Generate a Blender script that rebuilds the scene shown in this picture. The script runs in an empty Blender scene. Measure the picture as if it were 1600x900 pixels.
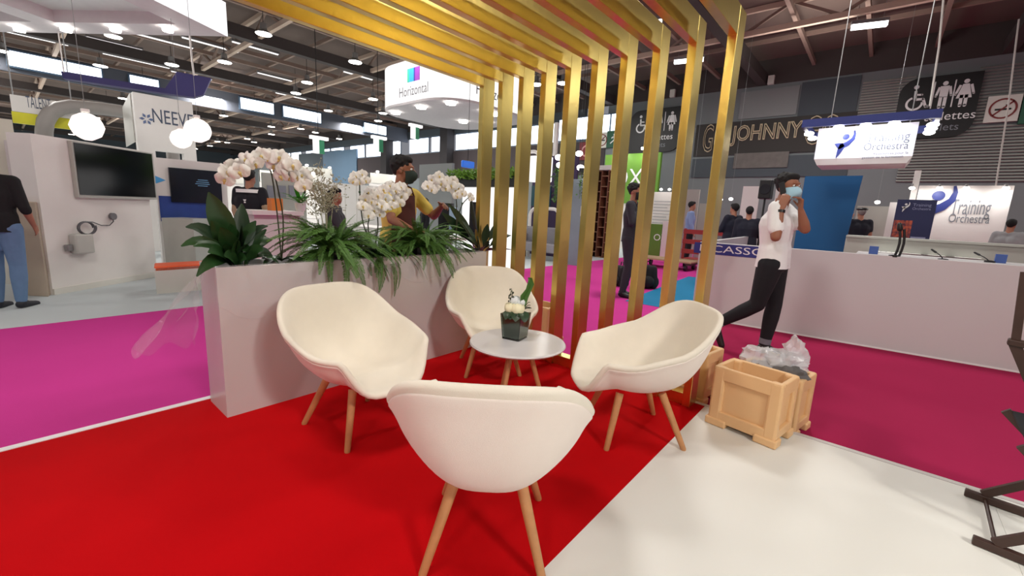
import bpy, math, random
from mathutils import Vector, Matrix
random.seed(7)
C = bpy.context.scene.collection
PI = math.pi
# ------------------------------------------------------------------ camera
CAM = Vector((0, 0, 1.30)); FPX = 670.0
yaw, pit, rol = math.radians(-40.05), math.radians(-10.27), math.radians(2.716)
fwd = Vector((math.sin(yaw)*math.cos(pit), math.cos(yaw)*math.cos(pit), math.sin(pit)))
rt0 = Vector((math.cos(yaw), -math.sin(yaw), 0)); up0 = rt0.cross(fwd)
RT = math.cos(rol)*rt0 + math.sin(rol)*up0; UP = -math.sin(rol)*rt0 + math.cos(rol)*up0
cd = bpy.data.cameras.new('camera'); cam = bpy.data.objects.new('camera', cd); C.objects.link(cam)
M3 = Matrix((RT, UP, -fwd)).transposed()
cam.matrix_world = Matrix.Translation(CAM) @ M3.to_4x4()
cd.sensor_fit = 'HORIZONTAL'; cd.sensor_width = 36; cd.lens = FPX/1600*36; cd.clip_end = 400; cd.clip_start = .05
bpy.context.scene.camera = cam
# ------------------------------------------------------------------ world, exposure
sc = bpy.context.scene
sc.view_settings.view_transform = 'Standard'; sc.view_settings.look = 'None'
sc.view_settings.gamma = 1; sc.view_settings.use_curve_mapping = False
sc.view_settings.exposure = 0.0
w = bpy.data.worlds.new('hall_daylight'); sc.world = w; w.use_nodes = True
w.node_tree.nodes['Background'].inputs[0].default_value = (.80, .82, .90, 1)
w.node_tree.nodes['Background'].inputs[1].default_value = .28
# ------------------------------------------------------------------ materials
def lin(c):
    return tuple(((x/255)/12.92 if x/255 <= .04045 else ((x/255+.055)/1.055)**2.4) for x in c) + (1,)
MATS = {}
def mat(name, rgb, rough=.6, metal=0, var=.06, scale=8, bump=0, bscale=60, emit=0, ecol=None, trans=0, coat=0, spec=None, sheen=0):
    if name in MATS: return MATS[name]
    m = bpy.data.materials.new(name); m.use_nodes = True; MATS[name] = m
    nt = m.node_tree; b = nt.nodes['Principled BSDF']; N = nt.nodes.new; L = nt.links.new
    col = lin(rgb)
    if var:
        tc = N('ShaderNodeTexCoord'); nz = N('ShaderNodeTexNoise'); nz.inputs['Scale'].default_value = scale; nz.inputs['Detail'].default_value = 4
        L(tc.outputs['Object'], nz.inputs['Vector'])
        mx = N('ShaderNodeMix'); mx.data_type = 'RGBA'
        mx.inputs[6].default_value = tuple(x*(1-var) for x in col[:3])+(1,); mx.inputs[7].default_value = tuple(min(1, x*(1+var)) for x in col[:3])+(1,)
        L(nz.outputs['Fac'], mx.inputs[0]); L(mx.outputs[2], b.inputs['Base Color'])
    else: b.inputs['Base Color'].default_value = col
    if bump:
        tc2 = N('ShaderNodeTexCoord'); n2 = N('ShaderNodeTexNoise'); n2.inputs['Scale'].default_value = bscale; n2.inputs['Detail'].default_value = 3
        L(tc2.outputs['Object'], n2.inputs['Vector'])
        bp = N('ShaderNodeBump'); bp.inputs['Strength'].default_value = bump; bp.inputs['Distance'].default_value = .01
        L(n2.outputs['Fac'], bp.inputs['Height']); L(bp.outputs[0], b.inputs['Normal'])
    b.inputs['Roughness'].default_value = rough; b.inputs['Metallic'].default_value = metal
    if trans: b.inputs['Transmission Weight'].default_value = trans
    if coat: b.inputs['Coat Weight'].default_value = coat
    if sheen: b.inputs['Sheen Weight'].default_value = sheen
    if spec is not None: b.inputs['Specular IOR Level'].default_value = spec
    if emit:
        b.inputs['Emission Color'].default_value = lin(ecol or rgb); b.inputs['Emission Strength'].default_value = emit
        m.cycles.emission_sampling = 'NONE' if emit < 3 else 'AUTO'
    return m
def film(name, tint, opac, rough=.05):
    m = bpy.data.materials.new(name); m.use_nodes = True; MATS[name] = m
    nt = m.node_tree; b = nt.nodes['Principled BSDF']; N = nt.nodes.new; L = nt.links.new
    b.inputs['Base Color'].default_value = lin(tint); b.inputs['Roughness'].default_value = rough
    tc = N('ShaderNodeTexCoord'); nz = N('ShaderNodeTexNoise'); nz.inputs['Scale'].default_value = 9; nz.inputs['Detail'].default_value = 5
    bp = N('ShaderNodeBump'); bp.inputs['Strength'].default_value = .5; bp.inputs['Distance'].default_value = .02
    L(tc.outputs['Object'], nz.inputs['Vector']); L(nz.outputs['Fac'], bp.inputs['Height']); L(bp.outputs[0], b.inputs['Normal'])
    b.inputs['Alpha'].default_value = opac
    return m
def glow(name, rgb, s, sample=False):
    if name in MATS: return MATS[name]
    m = bpy.data.materials.new(name); m.use_nodes = True; MATS[name] = m
    nt = m.node_tree; nt.nodes.remove(nt.nodes['Principled BSDF']); e = nt.nodes.new('ShaderNodeEmission')
    e.inputs[0].default_value = lin(rgb); e.inputs[1].default_value = s
    nt.links.new(e.outputs[0], nt.nodes['Material Output'].inputs[0])
    m.cycles.emission_sampling = 'AUTO' if sample else 'NONE'
    return m
red_carpet = mat('red_carpet', (186, 6, 14), .95, var=.10, scale=3, bump=.25, bscale=400, spec=.08)
pink_carpet = mat('pink_carpet', (200, 58, 144), .95, var=.06, scale=1.5, bump=.2, bscale=300, spec=.1)
shaded_pink_carpet = mat('shaded_pink_carpet', (156, 32, 74), .95, var=.06, scale=1.5, bump=.2, bscale=300, spec=.1)  # the aisle carpet again, its shade on the right put into the colour
blue_carpet = mat('blue_carpet', (0, 120, 165), .95, var=.06, scale=2)
grey_carpet = mat('grey_carpet', (188, 196, 198), .95, var=.05, scale=2)
white_floor = mat('white_floor', (226, 226, 220), .45, var=.03, scale=1.2)
white = mat('white_paint', (228, 224, 220), .6, var=.02)
white_lam = mat('white_laminate', (206, 203, 204), .3, var=.02, scale=2)
offwhite = mat('off_white', (214, 212, 204), .6, var=.03)
greywhite = mat('grey_white_panel', (172, 172, 164), .6, var=.03)
cream = mat('cream_fabric', (234, 226, 211), .9, var=.04, scale=14, bump=.35, bscale=500, sheen=.2)
shellm = mat('chair_shell_fabric', (240, 229, 220), .85, var=.03, scale=14, bump=.3, bscale=500, sheen=.2)
oak = mat('oak_wood', (196, 140, 92), .5, var=.18, scale=22)
darkwood = mat('dark_wood', (58, 36, 28), .45, var=.2, scale=18)
black = mat('black_plastic', (16, 16, 18), .4, var=0)
screen_black = mat('black_screen', (6, 8, 12), .12, var=0)
dark = mat('dark_cloth', (24, 24, 30), .9, var=.1)
greym = mat('grey_metal', (150, 150, 150), .4, .6, var=.05)
steel = mat('steel', (190, 188, 182), .5, .7, var=.05)
beige_plastic = mat('beige_plastic', (226, 184, 134), .5, var=.05, scale=5)
deck = mat('roof_deck', (104, 88, 80), .9, var=.15, scale=.6)
beam_brown = mat('beam_brown', (142, 120, 108), .8, var=.1, scale=1)
beam_dark = mat('beam_dark', (66, 58, 56), .8, var=.1, scale=1)
beam_tan = mat('beam_tan', (196, 172, 154), .8, var=.1, scale=1)
wall_grey = mat('wall_grey', (122, 128, 130), .85, var=.05, scale=.7)
wall_dark = mat('wall_dark', (74, 82, 88), .85, var=.06, scale=.7)
wall_mid = mat('wall_mid_grey', (136, 140, 140), .85, var=.05, scale=.8)
navy = mat('navy_blue', (32, 44, 110), .5, var=.03)
royal = mat('royal_blue', (44, 50, 128), .5, var=.03)
tealblue = mat('teal_blue_panel', (0, 84, 138), .6, var=.04, scale=1)
purple_b = mat('purple_blue', (58, 54, 110), .6, var=.05)
signblack = mat('sign_black', (22, 22, 24), .5, var=0)
letter_white = mat('letter_white', (235, 235, 235), .5, var=0)
letter_grey = mat('letter_grey', (120, 124, 132), .5, var=0)
lit_white = glow('lit_white_panel', (255, 252, 250), 1.25)
lamp_white = glow('lamp_white', (255, 250, 240), 14)
window_glow = glow('daylight_window', (236, 244, 255), 3.2)
leafm = mat('dark_leaf', (38, 70, 34), .35, var=.35, scale=9)
leaf2 = mat('deep_leaf', (34, 58, 36), .4, var=.3, scale=9)
fernm = mat('fern_green', (74, 114, 44), .6, var=.4, scale=7)
petal = mat('orchid_petal', (244, 243, 240), .6, var=.03)
lipm = mat('orchid_lip', (214, 190, 120), .6, var=.2)
stemm = mat('plant_stem', (52, 56, 34), .6, var=.2)
twigm = mat('pale_twig', (176, 172, 150), .8, var=.2)
skin_b = mat('brown_skin', (150, 98, 74), .55, var=.06, scale=12)
skin_m = mat('tan_skin', (166, 112, 88), .55, var=.06, scale=12)
hairm = mat('black_hair', (20, 17, 18), .85, var=.2, scale=60)
eyew = mat('eye_white', (225, 220, 215), .2, var=0)
eyed = mat('eye_iris', (30, 20, 14), .15, var=0)
# brushed gold foil
gold = mat('gold_foil', (228, 203, 120), .28, 1, var=.07, scale=5, bump=.10, bscale=22)
# ------------------------------------------------------------------ pixel to point helpers (the camera above, read backwards)
def ray(x, y): return (RT*((x-800)/FPX) + UP*((450-y)/FPX) + fwd).normalized()
def G(x, y, z=0.0):
    v = ray(x, y); return CAM + v*((z-CAM.z)/v.z)
def PY(x, y, Y):
    v = ray(x, y); return CAM + v*(Y/v.y)
def PX(x, y, X):
    v = ray(x, y); return CAM + v*(X/v.x)
def PV(x, y, A, B):
    d = Vector((B[0]-A[0], B[1]-A[1], 0)); n = Vector((d.y, -d.x, 0)); v = ray(x, y)
    t = (Vector((A[0], A[1], CAM.z))-CAM).dot(n)/v.dot(n); return CAM + v*t
def PD(x, y, D):
    v = ray(x, y); h = Vector((fwd.x, fwd.y, 0)).normalized(); return CAM + v*(D/v.dot(h))
# ------------------------------------------------------------------ mesh builder
class MB:
    def __init__(s): s.v = []; s.f = []; s.m = []; s.mi = 0
    def add(s, vs, fs):
        o = len(s.v); s.v += [tuple(p) for p in vs]
        for f in fs: s.f.append(tuple(i+o for i in f)); s.m.append(s.mi)
        return s
    def para(s, o, a, b, c):
        o, a, b, c = map(Vector, (o, a, b, c))
        if a.cross(b).dot(c) < 0: o = o + c; c = -c
        vs = [o, o+a, o+a+b, o+b, o+c, o+a+c, o+a+b+c, o+b+c]
        return s.add(vs, [(0,3,2,1),(4,5,6,7),(0,1,5,4),(1,2,6,5),(2,3,7,6),(3,0,4,7)])
    def box(s, x0, y0, z0, x1, y1, z1): return s.para((x0,y0,z0), (x1-x0,0,0), (0,y1-y0,0), (0,0,z1-z0))
    def cbox(s, c, sx, sy, sz, rz=0):
        a = Vector((math.cos(rz), math.sin(rz), 0))*sx; b = Vector((-math.sin(rz), math.cos(rz), 0))*sy
        return s.para(Vector(c)-a/2-b/2-Vector((0,0,sz/2)), a, b, (0,0,sz))
    def bar(s, p, q, w, h=None, up=(0,0,1)):
        h = h or w; p = Vector(p); q = Vector(q); d = (q-p); u = Vector(up); sd = d.cross(u)
        if sd.length < 1e-6: sd = d.cross(Vector((1,0,0)))
        sd.normalize(); u = sd.cross(d).normalized()
        return s.para(p-sd*w/2-u*h/2, d, sd*w, u*h)
    def tube(s, pts, r, n=8, caps=True):
        pts = [Vector(p) for p in pts]; k = len(pts); rs = r if isinstance(r, (list, tuple)) else [r]*k
        vs = []; a = None
        for i, p in enumerate(pts):
            d = (pts[min(i+1,k-1)]-pts[max(i-1,0)])
            d = d.normalized() if d.length > 1e-9 else Vector((0,0,1))
            if a is None: a = d.orthogonal().normalized()
            else:
                a = a - d*a.dot(d); a = a.normalized() if a.length > 1e-6 else d.orthogonal().normalized()
            b = d.cross(a)
            for j in range(n): t = 2*PI*j/n; vs.append(p+(a*math.cos(t)+b*math.sin(t))*rs[i])
        fs = [(i*n+j, i*n+(j+1)%n, (i+1)*n+(j+1)%n, (i+1)*n+j) for i in range(k-1) for j in range(n)]
        if caps: fs += [tuple(range(n-1,-1,-1)), tuple(range((k-1)*n, k*n))]
        return s.add(vs, fs)
    def ell(s, c, rx, ry, rz, n=12, m=8, M=None):
        c = Vector(c); vs = [(0,0,-1)]
        for i in range(1, m):
            t = -PI/2+PI*i/m
            for j in range(n): p = 2*PI*j/n; vs.append((math.cos(t)*math.cos(p), math.cos(t)*math.sin(p), math.sin(t)))
        vs.append((0,0,1)); vs = [Vector((x*rx,y*ry,z*rz)) for x,y,z in vs]
        if M is not None: vs = [M@v for v in vs]
        vs = [v+c for v in vs]; fs = []
        for j in range(n): fs.append((0, 1+(j+1)%n, 1+j))
        for i in range(m-2):
            for j in range(n): fs.append((1+i*n+j, 1+i*n+(j+1)%n, 1+(i+1)*n+(j+1)%n, 1+(i+1)*n+j))
        l = len(vs)-1; b = 1+(m-2)*n
        for j in range(n): fs.append((b+j, b+(j+1)%n, l))
        return s.add(vs, fs)
    def caps(s, p, q, r1, r2, n=10):
        p = Vector(p); q = Vector(q); d = (q-p).normalized()
        pts = []; rs = []
        for t in (-.98,-.8,-.45): pts.append(p+d*r1*t); rs.append(r1*math.sqrt(1-t*t))
        pts.append(p); rs.append(r1); pts.append(q); rs.append(r2)
        for t in (.45,.8,.98): pts.append(q+d*r2*t); rs.append(r2*math.sqrt(1-t*t))
        return s.tube(pts, rs, n)
    def lathe(s, prof, n=24, c=(0,0,0)):
        c = Vector(c); vs = [c+Vector((r*math.cos(2*PI*j/n), r*math.sin(2*PI*j/n), z)) for r, z in prof for j in range(n)]
        k = len(prof); fs = [(i*n+j, i*n+(j+1)%n, (i+1)*n+(j+1)%n, (i+1)*n+j) for i in range(k-1) for j in range(n)]
        fs += [tuple(range(n-1,-1,-1)), tuple(range((k-1)*n, k*n))]
        return s.add(vs, fs)
    def prism(s, poly, e):
        poly = [Vector(p) for p in poly]; e = Vector(e); n = len(poly); nr = Vector((0,0,0))
        for i in range(n): nr += poly[i].cross(poly[(i+1)%n])
        if nr.dot(e) < 0: poly.reverse()
        return s.add(poly+[p+e for p in poly], [tuple(range(n-1,-1,-1)), tuple(range(n,2*n))]+[(i,(i+1)%n,n+(i+1)%n,n+i) for i in range(n)])
    def grid(s, fn, nu, nv):
        vs = [fn(i/nu, j/nv) for i in range(nu+1) for j in range(nv+1)]
        return s.add(vs, [(i*(nv+1)+j, (i+1)*(nv+1)+j, (i+1)*(nv+1)+j+1, i*(nv+1)+j+1) for i in range(nu) for j in range(nv)])
    def mesh(s, name, mats, smooth=None, off=Vector((0,0,0))):
        me = bpy.data.meshes.new(name); me.from_pydata([(x-off.x,y-off.y,z-off.z) for x,y,z in s.v], [], s.f)
        mats = mats if isinstance(mats, (list, tuple)) else [mats]
        for m in mats: me.materials.append(m)
        if len(mats) > 1: me.polygons.foreach_set('material_index', s.m)
        if smooth is not None:
            me.polygons.foreach_set('use_smooth', [True]*len(me.polygons))
            me.set_sharp_from_angle(angle=math.radians(smooth))
        me.update(); return me
    def build(s, name, mats, parent=None, smooth=None, local=False, bevel=0):
        off = Vector((0,0,0)); loc = Vector((0,0,0))
        if parent is None:
            xs = [p[0] for p in s.v]; ys = [p[1] for p in s.v]; zs = [p[2] for p in s.v]
            off = Vector(((min(xs)+max(xs))/2, (min(ys)+max(ys))/2, min(zs))); loc = off
        elif not local:
            q = parent
            while q: off = off + q.location; q = q.parent
        o = bpy.data.objects.new(name, s.mesh(name, mats, smooth, off)); C.objects.link(o); o.location = loc
        if parent is not None: o.parent = parent
        if bevel:
            b = o.modifiers.new('bevel', 'BEVEL'); b.width = bevel; b.segments = 2; b.limit_method = 'ANGLE'; b.angle_limit = .7
        return o
def tag(o, label, cat, group=None):
    o['label'] = label; o['category'] = cat
    if group: o['group'] = group
    return o
def thing(name, label, cat, loc=(0,0,0), rz=0, group=None):
    o = bpy.data.objects.new(name, None); C.objects.link(o); o.location = loc; o.rotation_euler = (0,0,rz); o.empty_display_size = .1
    return tag(o, label, cat, group)
def struct(o): o['kind'] = 'structure'; return o
def stuff(o): o['kind'] = 'stuff'; return o
def inst(name, me, parent, M=None):
    o = bpy.data.objects.new(name, me); C.objects.link(o); o.parent = parent
    if M is not None: o.matrix_local = M
    return o
def dup(root, loc, rz, label, group=None):
    r = root.copy(); C.objects.link(r); r.location = loc; r.rotation_euler = (0,0,rz); r['label'] = label
    if group: r['group'] = group
    for ch in list(root.children):
        c = ch.copy(); C.objects.link(c); c.parent = r
        for g in list(ch.children):
            d = g.copy(); C.objects.link(d); d.parent = c
    return r
def text(name, s, org, ux, uy, h, m, parent, depth=.01, xs=1.0, outline=0, align='LEFT', fit=None, shear=0):
    """lettering as a mesh: org = lower left, ux along the line, uy up the letters"""
    cu = bpy.data.curves.new('lettering', 'FONT'); cu.body = s; cu.size = 1; cu.align_x = align; cu.extrude = 0; cu.shear = shear
    if outline: cu.fill_mode = 'NONE'; cu.bevel_depth = outline/h; cu.bevel_resolution = 1
    cu.resolution_u = 3
    t = bpy.data.objects.new('tmp', cu); C.objects.link(t)
    bpy.context.view_layer.update()
    dg = bpy.context.evaluated_depsgraph_get(); me = bpy.data.meshes.new_from_object(t.evaluated_get(dg)); bpy.data.objects.remove(t)
    ux = Vector(ux).normalized(); uy = Vector(uy).normalized(); nz = ux.cross(uy)
    xmax = max(v.co.x for v in me.vertices); xmin = min(v.co.x for v in me.vertices)
    if fit: sx = fit/(xmax-xmin)
    else: sx = h*xs
    off = Vector((0,0,0)); q = parent
    while q: off = off + q.location; q = q.parent
    org = Vector(org)-off
    for v in me.vertices:
        c = v.co.copy(); v.co = org + ux*((c.x-(xmin if fit else 0))*sx) + uy*(c.y*h) + nz*(c.z*h + depth)
    me.materials.clear(); me.materials.append(m); me.name = name
    o = bpy.data.objects.new(name, me); C.objects.link(o); o.parent = parent
    return o
def area(name, loc, target, size, power, col=(1,.93,.82), parent=None, spread=None):
    ld = bpy.data.lights.new(name, 'AREA'); ld.shape = 'DISK'; ld.size = size; ld.energy = power; ld.color = col
    if spread: ld.spread = spread
    o = bpy.data.objects.new(name, ld); C.objects.link(o); o.location = loc
    o.rotation_euler = (Vector(target)-Vector(loc)).to_track_quat('-Z', 'Y').to_euler()
    if parent: o.parent = parent; o.location = Vector(loc)-parent.location
    return o
# ------------------------------------------------------------------ spotlights assumed for the stand (out of view, rods end in mid air) and the hall lamps
def assumed_spot_fixture(loc, target, size, power, label, col=(1,.94,.86)):
    t = thing('assumed_floodlight', label, 'floodlight', loc)
    d = (Vector(target)-Vector(loc)).normalized(); l = Vector(loc)
    mb = MB(); mb.tube([l-d*.02, l-d*.10, l-d*.22], [size*.56, size*.5, size*.2], 16); mb.build('lamp_housing', black, t)
    MB().tube([l-d*.18, (l.x-d.x*.18, l.y-d.y*.18, 4.4)], .012, 8).build('added_rod', black, t)  # added rod, ends in the air with no truss above
    area('assumed_light', l+d*.01, target, size, power, col, t)
assumed_spot_fixture((2.9, .6, 3.4), (-1.3, 1.6, .4), .45, 85, 'assumed black floodlight out of view right of the red carpet stand')  # unseen key light, assumed from the chair shadows on the planter
assumed_spot_fixture((.2, -2.6, 3.7), (-1.2, 1.6, .3), .5, 34, 'assumed black floodlight out of view behind the red carpet stand')  # also assumed and unseen, lights the armchairs from behind the camera
# ------------------------------------------------------------------ setting: floors, walls, roof
YW = 19.0; ROOF = 7.2; HF = -.05
struct(MB().box(-62, -22, -.25, 28, 21, -.08).build('floor', mat('concrete', (120,118,116), .9, scale=.8)))
struct(MB().box(-6.27, -22, -.08, -1.9, YW, HF).build('floor_aisle_pink', pink_carpet))
struct(MB().box(-1.9, 3.14, -.08, 28, YW, HF).build('floor_aisle_pink_shaded', shaded_pink_carpet))  # same carpet as the left aisle, painted darker for shade
struct(MB().box(-62, -22, -.08, -6.27, YW, HF+.002).build('floor_booths_grey', grey_carpet))
struct(MB().prism([(-2.95,6.35,-.049),(-1.9,6.35,-.049),(-1.9,10.4,-.049),(-3.3,10.4,-.049)], (0,0,.004)).build('floor_patch_blue', blue_carpet))
PX0 = -3.20; PX1 = 6.0; PYE = 3.12; RX = -.76
struct(MB().box(PX0+.045, -7, -.07, RX, PYE-.035, 0).build('floor_stand_red', red_carpet))
whf = struct(MB().box(RX, -7, -.075, PX1, PYE-.035, -.004).build('floor_stand_white', mat('floor_gap', (150,150,146), .8)))
bx = [RX, .62, 1.84, 3.06, 4.28, 6.0]; by = [-7, -4.4, -1.9, .6, PYE-.035]
for i in range(5):
    for j in range(4):
        MB().box(bx[i]+.0006, by[j]+.0006, -.03, bx[i+1]-.0006, by[j+1]-.0006, 0).build('floor_panel', white_floor, whf)
struct(MB().box(PX0, -7, -.07, PX0+.045, PYE, .004).build('trim_1', mat('white_trim', (236,234,236), .4)))
struct(MB().box(PX0+.045, PYE-.035, -.07, PX1, PYE, .003).build('trim_2', mat('grey_trim', (206,202,200), .4)))
# back wall along the hall, with louvre and window bands
wb = struct(MB().box(-62, YW, -.1, 28, YW+.3, 4.82).build('wall_back', wall_grey))
def wz(z): return 1.3+(z-1.3)*YW/16
def wx(x): return x*YW/16
MB().box(wx(-62/1.2), YW-.02, 5.85, wx(-10.0), YW+.28, ROOF).build('wall_header', wall_dark, wb)
MB().box(wx(-10.0), YW-.02, 4.82, wx(-5.35), YW+.28, 5.0).build('wall_ledge', wall_mid, wb)
MB().box(wx(-8.9), YW, 4.82, 28, YW+.3, ROOF).build('upper_wall', wall_grey, wb)
MB().box(wx(-5.4), YW-.06, 3.0, wx(-1.0), YW, 3.75).build('dark_wall_band', wall_dark, wb); MB().box(wx(-5.4), YW-.065, 3.85, wx(-1.0), YW, 5.1).build('letter_band', mat('letter_band_dark', (56,54,52), .8), wb)
MB().box(wx(-4.1), YW-.05, 5.18, wx(-2.5), YW, wz(5.4)).build('wall_panel', wall_mid, wb)
MB().box(wx(-2.45), YW-.05, 4.4, wx(-1.05), YW, wz(5.46)).build('wall_panel', wall_dark, wb)
MB().box(-62, YW-.04, wz(5.52), 28, YW-.01, ROOF).build('dark_soffit', beam_dark, wb)
MB().box(wx(-40), YW-.06, 3.2, wx(-8.9), YW, 4.78).build('dark_wall_band', mat('wall_brown', (66,58,60), .85), wb)
MB().box(PY(470,280,YW).x, YW-.12, 1.5, PY(535,280,YW).x, YW-.01, PY(520,236,YW).z).build('wall_panel', wall_dark, wb)
MB().box(PY(508,280,YW).x, YW-.14, 1.5, PY(560,280,YW).x, YW-.01, PY(530,236,YW).z).build('wall_panel', mat('wall_blue', (84,112,136), .6), wb)
def louvre(x0, x1, z0, z1, pitch, m):
    z = z0
    while z < z1-.02:
        MB().para((x0, YW-.05, z), (x1-x0,0,0), (0,.04,pitch*.55), (0,-.02,.015)).build('louvre_slat', m, wb); z += pitch
louvre(wx(-1.0), wx(.1), wz(4.0), wz(5.25), .085, mat('louvre_light', (176,176,170), .5, .3))
louvre(wx(.1), 6.5, wz(2.55), wz(3.9), .09, mat('louvre_dark', (150,150,146), .6, .1))
louvre(wx(1.25), 6.5, wz(3.95), wz(5.3), .09, mat('louvre_dark', (150,150,146), .6, .1))
# windows in the back wall: bright daylight panes between mullions
n = 0
x = wx(-42)
while x < wx(-10.2):
    n += 1; x1 = x+2.15
    wn = struct(MB().box(x, YW+.05, 4.82, x1, YW+.1, 5.85).build('window_%d' % n, mat('window_frame', (70,90,110), .5)))
    MB().box(x+.06, YW+.02, 4.88, x1-.06, YW+.06, 5.79).build('pane', window_glow, wn)
    x = x1 + (.25 if n % 3 else 1.0)
for xx in (694, 600):
    p = PY(xx, 240, YW-.6); struct(MB().box(p.x-.45, YW-.6, -.05, p.x+.25, YW, ROOF).build('column_%d' % xx if 0 else 'trim_%d' % (3+(xx == 600)), mat('column_dark', (48,44,46), .8)))
n += 1
for (a, b) in ((875,985),):
    p = PY(a, 200, YW).x; q = PY(b, 200, YW).x
    for k in range(4):
        x0 = p+(q-p)*k/4; x1 = p+(q-p)*(k+1)/4
        wn = struct(MB().box(x0, YW-.1, 4.85, x1, YW-.04, 5.95).build('window_%d' % n, mat('window_frame', (70,90,110), .5)))
        MB().box(x0+.05, YW-.13, 4.9, x1-.05, YW-.08, 5.9).build('pane', window_glow, wn); n += 1
struct(MB().box(-62.3, -22, -.1, -62, 21, ROOF).build('wall_left', wall_dark))
# roof
cl = struct(MB().box(-62, -22, ROOF, 28, YW+.3, ROOF+.15).build('ceiling', deck))
zb = 6.45
yy = -18.5
while yy < YW-1:                       # trusses across the hall (along x)
    MB().box(-62, yy-.06, zb, 28, yy+.06, zb+.14).build('truss_bottom_chord', beam_tan, cl)
    MB().box(-62, yy-.05, ROOF-.14, 28, yy+.05, ROOF-.01).build('truss_top_chord', beam_tan, cl)
    web = MB(); xx = -61.
    while xx < 27: web.bar((xx, yy, zb+.1), (xx+1.1, yy, ROOF-.08), .07); web.bar((xx+1.1, yy, ROOF-.08), (xx+2.2, yy, zb+.1), .07); xx += 2.2
    stuff(web.build('truss_web', beam_brown, cl)); yy += 4.1
xx = -60.
k = 0
while xx < 27:                          # purlins along y
    big = (k % 4 == 0)
    MB().box(xx-(.14 if big else .05), -22, zb+(-.12 if big else .32), xx+(.14 if big else .05), YW, zb+(.25 if big else .46)).build('purlin', beam_dark if big else beam_brown, cl)
    k += 1; xx += 1.55
yy = -16.45
while yy < YW-1:
    MB().box(-62, yy-.04, zb+.44, 28, yy+.04, zb+.56).build('roof_rail', beam_brown, cl); yy += 4.1
# roof light rows on the left
n0 = 40
for (a, b, xs) in ((-4.4,-1.6,-26), (-1.2,.2,-26), (.7,3.4,-26), (4.2,5.3,-26), (8.5,10.2,-26), (10.6,12.8,-26), (15.5,17.2,-26), (-9,-4.8,-26)):
    wn = struct(MB().box(xs-.1, a, 5.75, xs, b, 6.4).build('window_%d' % n0, mat('window_frame', (70,90,110), .5)))
    MB().box(xs, a+.06, 5.81, xs+.03, b-.06, 6.34).build('pane', window_glow, wn); n0 += 1
struct(MB().box(-26.3, -22, 5.62, -26.12, YW, 6.5).build('trim_5', mat('monitor_grey', (84,88,98), .7)))
# strips of tube lights on the purlins
ts = MB()
for (px, py, L_) in ((215,95,2.2),(180,68,1.6),(330,70,1.8),(400,75,1.6),(560,118,1.4),(455,150,1.6),(300,118,1.6),(520,190,1.4),(430,120,1.5),(250,62,2.),(60,60,1.6)):
    p = G(px, py, 6.75); t = thing('strip_light', 'long fluorescent strip light fixed along a roof beam', 'ceiling light', p, 0, 'strip lights along the roof beams')
    MB().box(p.x-.06, p.y-L_/2, p.z, p.x+.06, p.y+L_/2, p.z+.08).build('light_tray', greym, t)
    MB().box(p.x-.045, p.y-L_/2+.03, p.z-.03, p.x+.045, p.y+L_/2-.03, p.z).build('tube', lit_white, t)
def tube_lamp(px, py, L_, label):
    p = G(px, py, 6.2); t = thing('tube_light', label, 'ceiling light', p, 0)
    d = Vector((.97, .25, 0))
    MB().bar(p-d*L_/2+Vector((0,0,.09)), p+d*L_/2+Vector((0,0,.09)), .14, .08).build('light_tray', greym, t)
    MB().bar(p-d*(L_/2-.02), p+d*(L_/2-.02), .13, .1).build('tube', glow('tube_glow', (255,253,250), 4), t)
    mb = MB()
    for s in (-.35, .35): mb.tube([p+d*L_*s+Vector((0,0,.13)), p+d*L_*s+Vector((0,0,ROOF-6.2))], .008, 6)
    mb.build('suspension_wire', greym, t)
tube_lamp(1358, 40, .75, 'suspended tube light above the black toilets sign')
tube_lamp(1076, 95, .9, 'suspended tube light seen beside the second gold post from the right')
tube_lamp(1016, 37, .6, 'suspended tube light seen just above the gold beams')
# round high bay lamps with separate area lights for the hall and an added upward fill
proto = None; nl = 0
hb = [(177,57),(157,103),(351,97),(4,80),(412,53),(555,97),(480,129),(583,155),(513,173),(591,189),(431,182),(424,198),(493,207),(530,217),(397,222),(340,221),(308,158),(362,165),(838,132),(880,130),(1096,275)[:0] or (1067,92)]
for (px, py) in hb[:-1]:
    p = G(px, py, 6.15)
    if proto is None:
        proto = thing('high_bay_lamp', 'round white high bay lamp hanging from the roof beams', 'ceiling light', p, 0, 'round lamps under the hall roof')
        MB().lathe([(.07,.30),(.09,.28),(.10,.12),(.22,.02),(.24,0)], 18).build('lamp_shade', greym, proto, 40, local=True)
        MB().lathe([(.21,-.015),(.22,.012)], 18).build('lamp_diffuser', lamp_white, proto, local=True)
        MB().tube([(0,0,.29),(0,0,1.055)], .01, 6).build('suspension_rod', black, proto, local=True)
    else: dup(proto, p, 0, 'round white high bay lamp hanging from the roof beams', 'round lamps under the hall roof')
for ix in range(8):
    for iy in range(4):
        x, y = -50+ix*8, -8+iy*7.6
        area('hall_light', (x, y, 6.1), (x, y, 0), 1.2, 380 if ix < 5 else 190, (1,.965,.92), None)
        if (ix+iy) % 2: area('ceiling_fill', (x, y, 5.3), (x, y, 9), 1.6, 60, (1,.95,.9), None)  # added fill without a fixture, aimed up to brighten the roof
for ix in range(8):
    for iy in range(6):
        x, y = -21.5-ix*5, -9+iy*4.6
        dup(proto, (x, y, 6.15), 0, 'round white high bay lamp hanging from the roof beams', 'round lamps under the hall roof')
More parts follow.
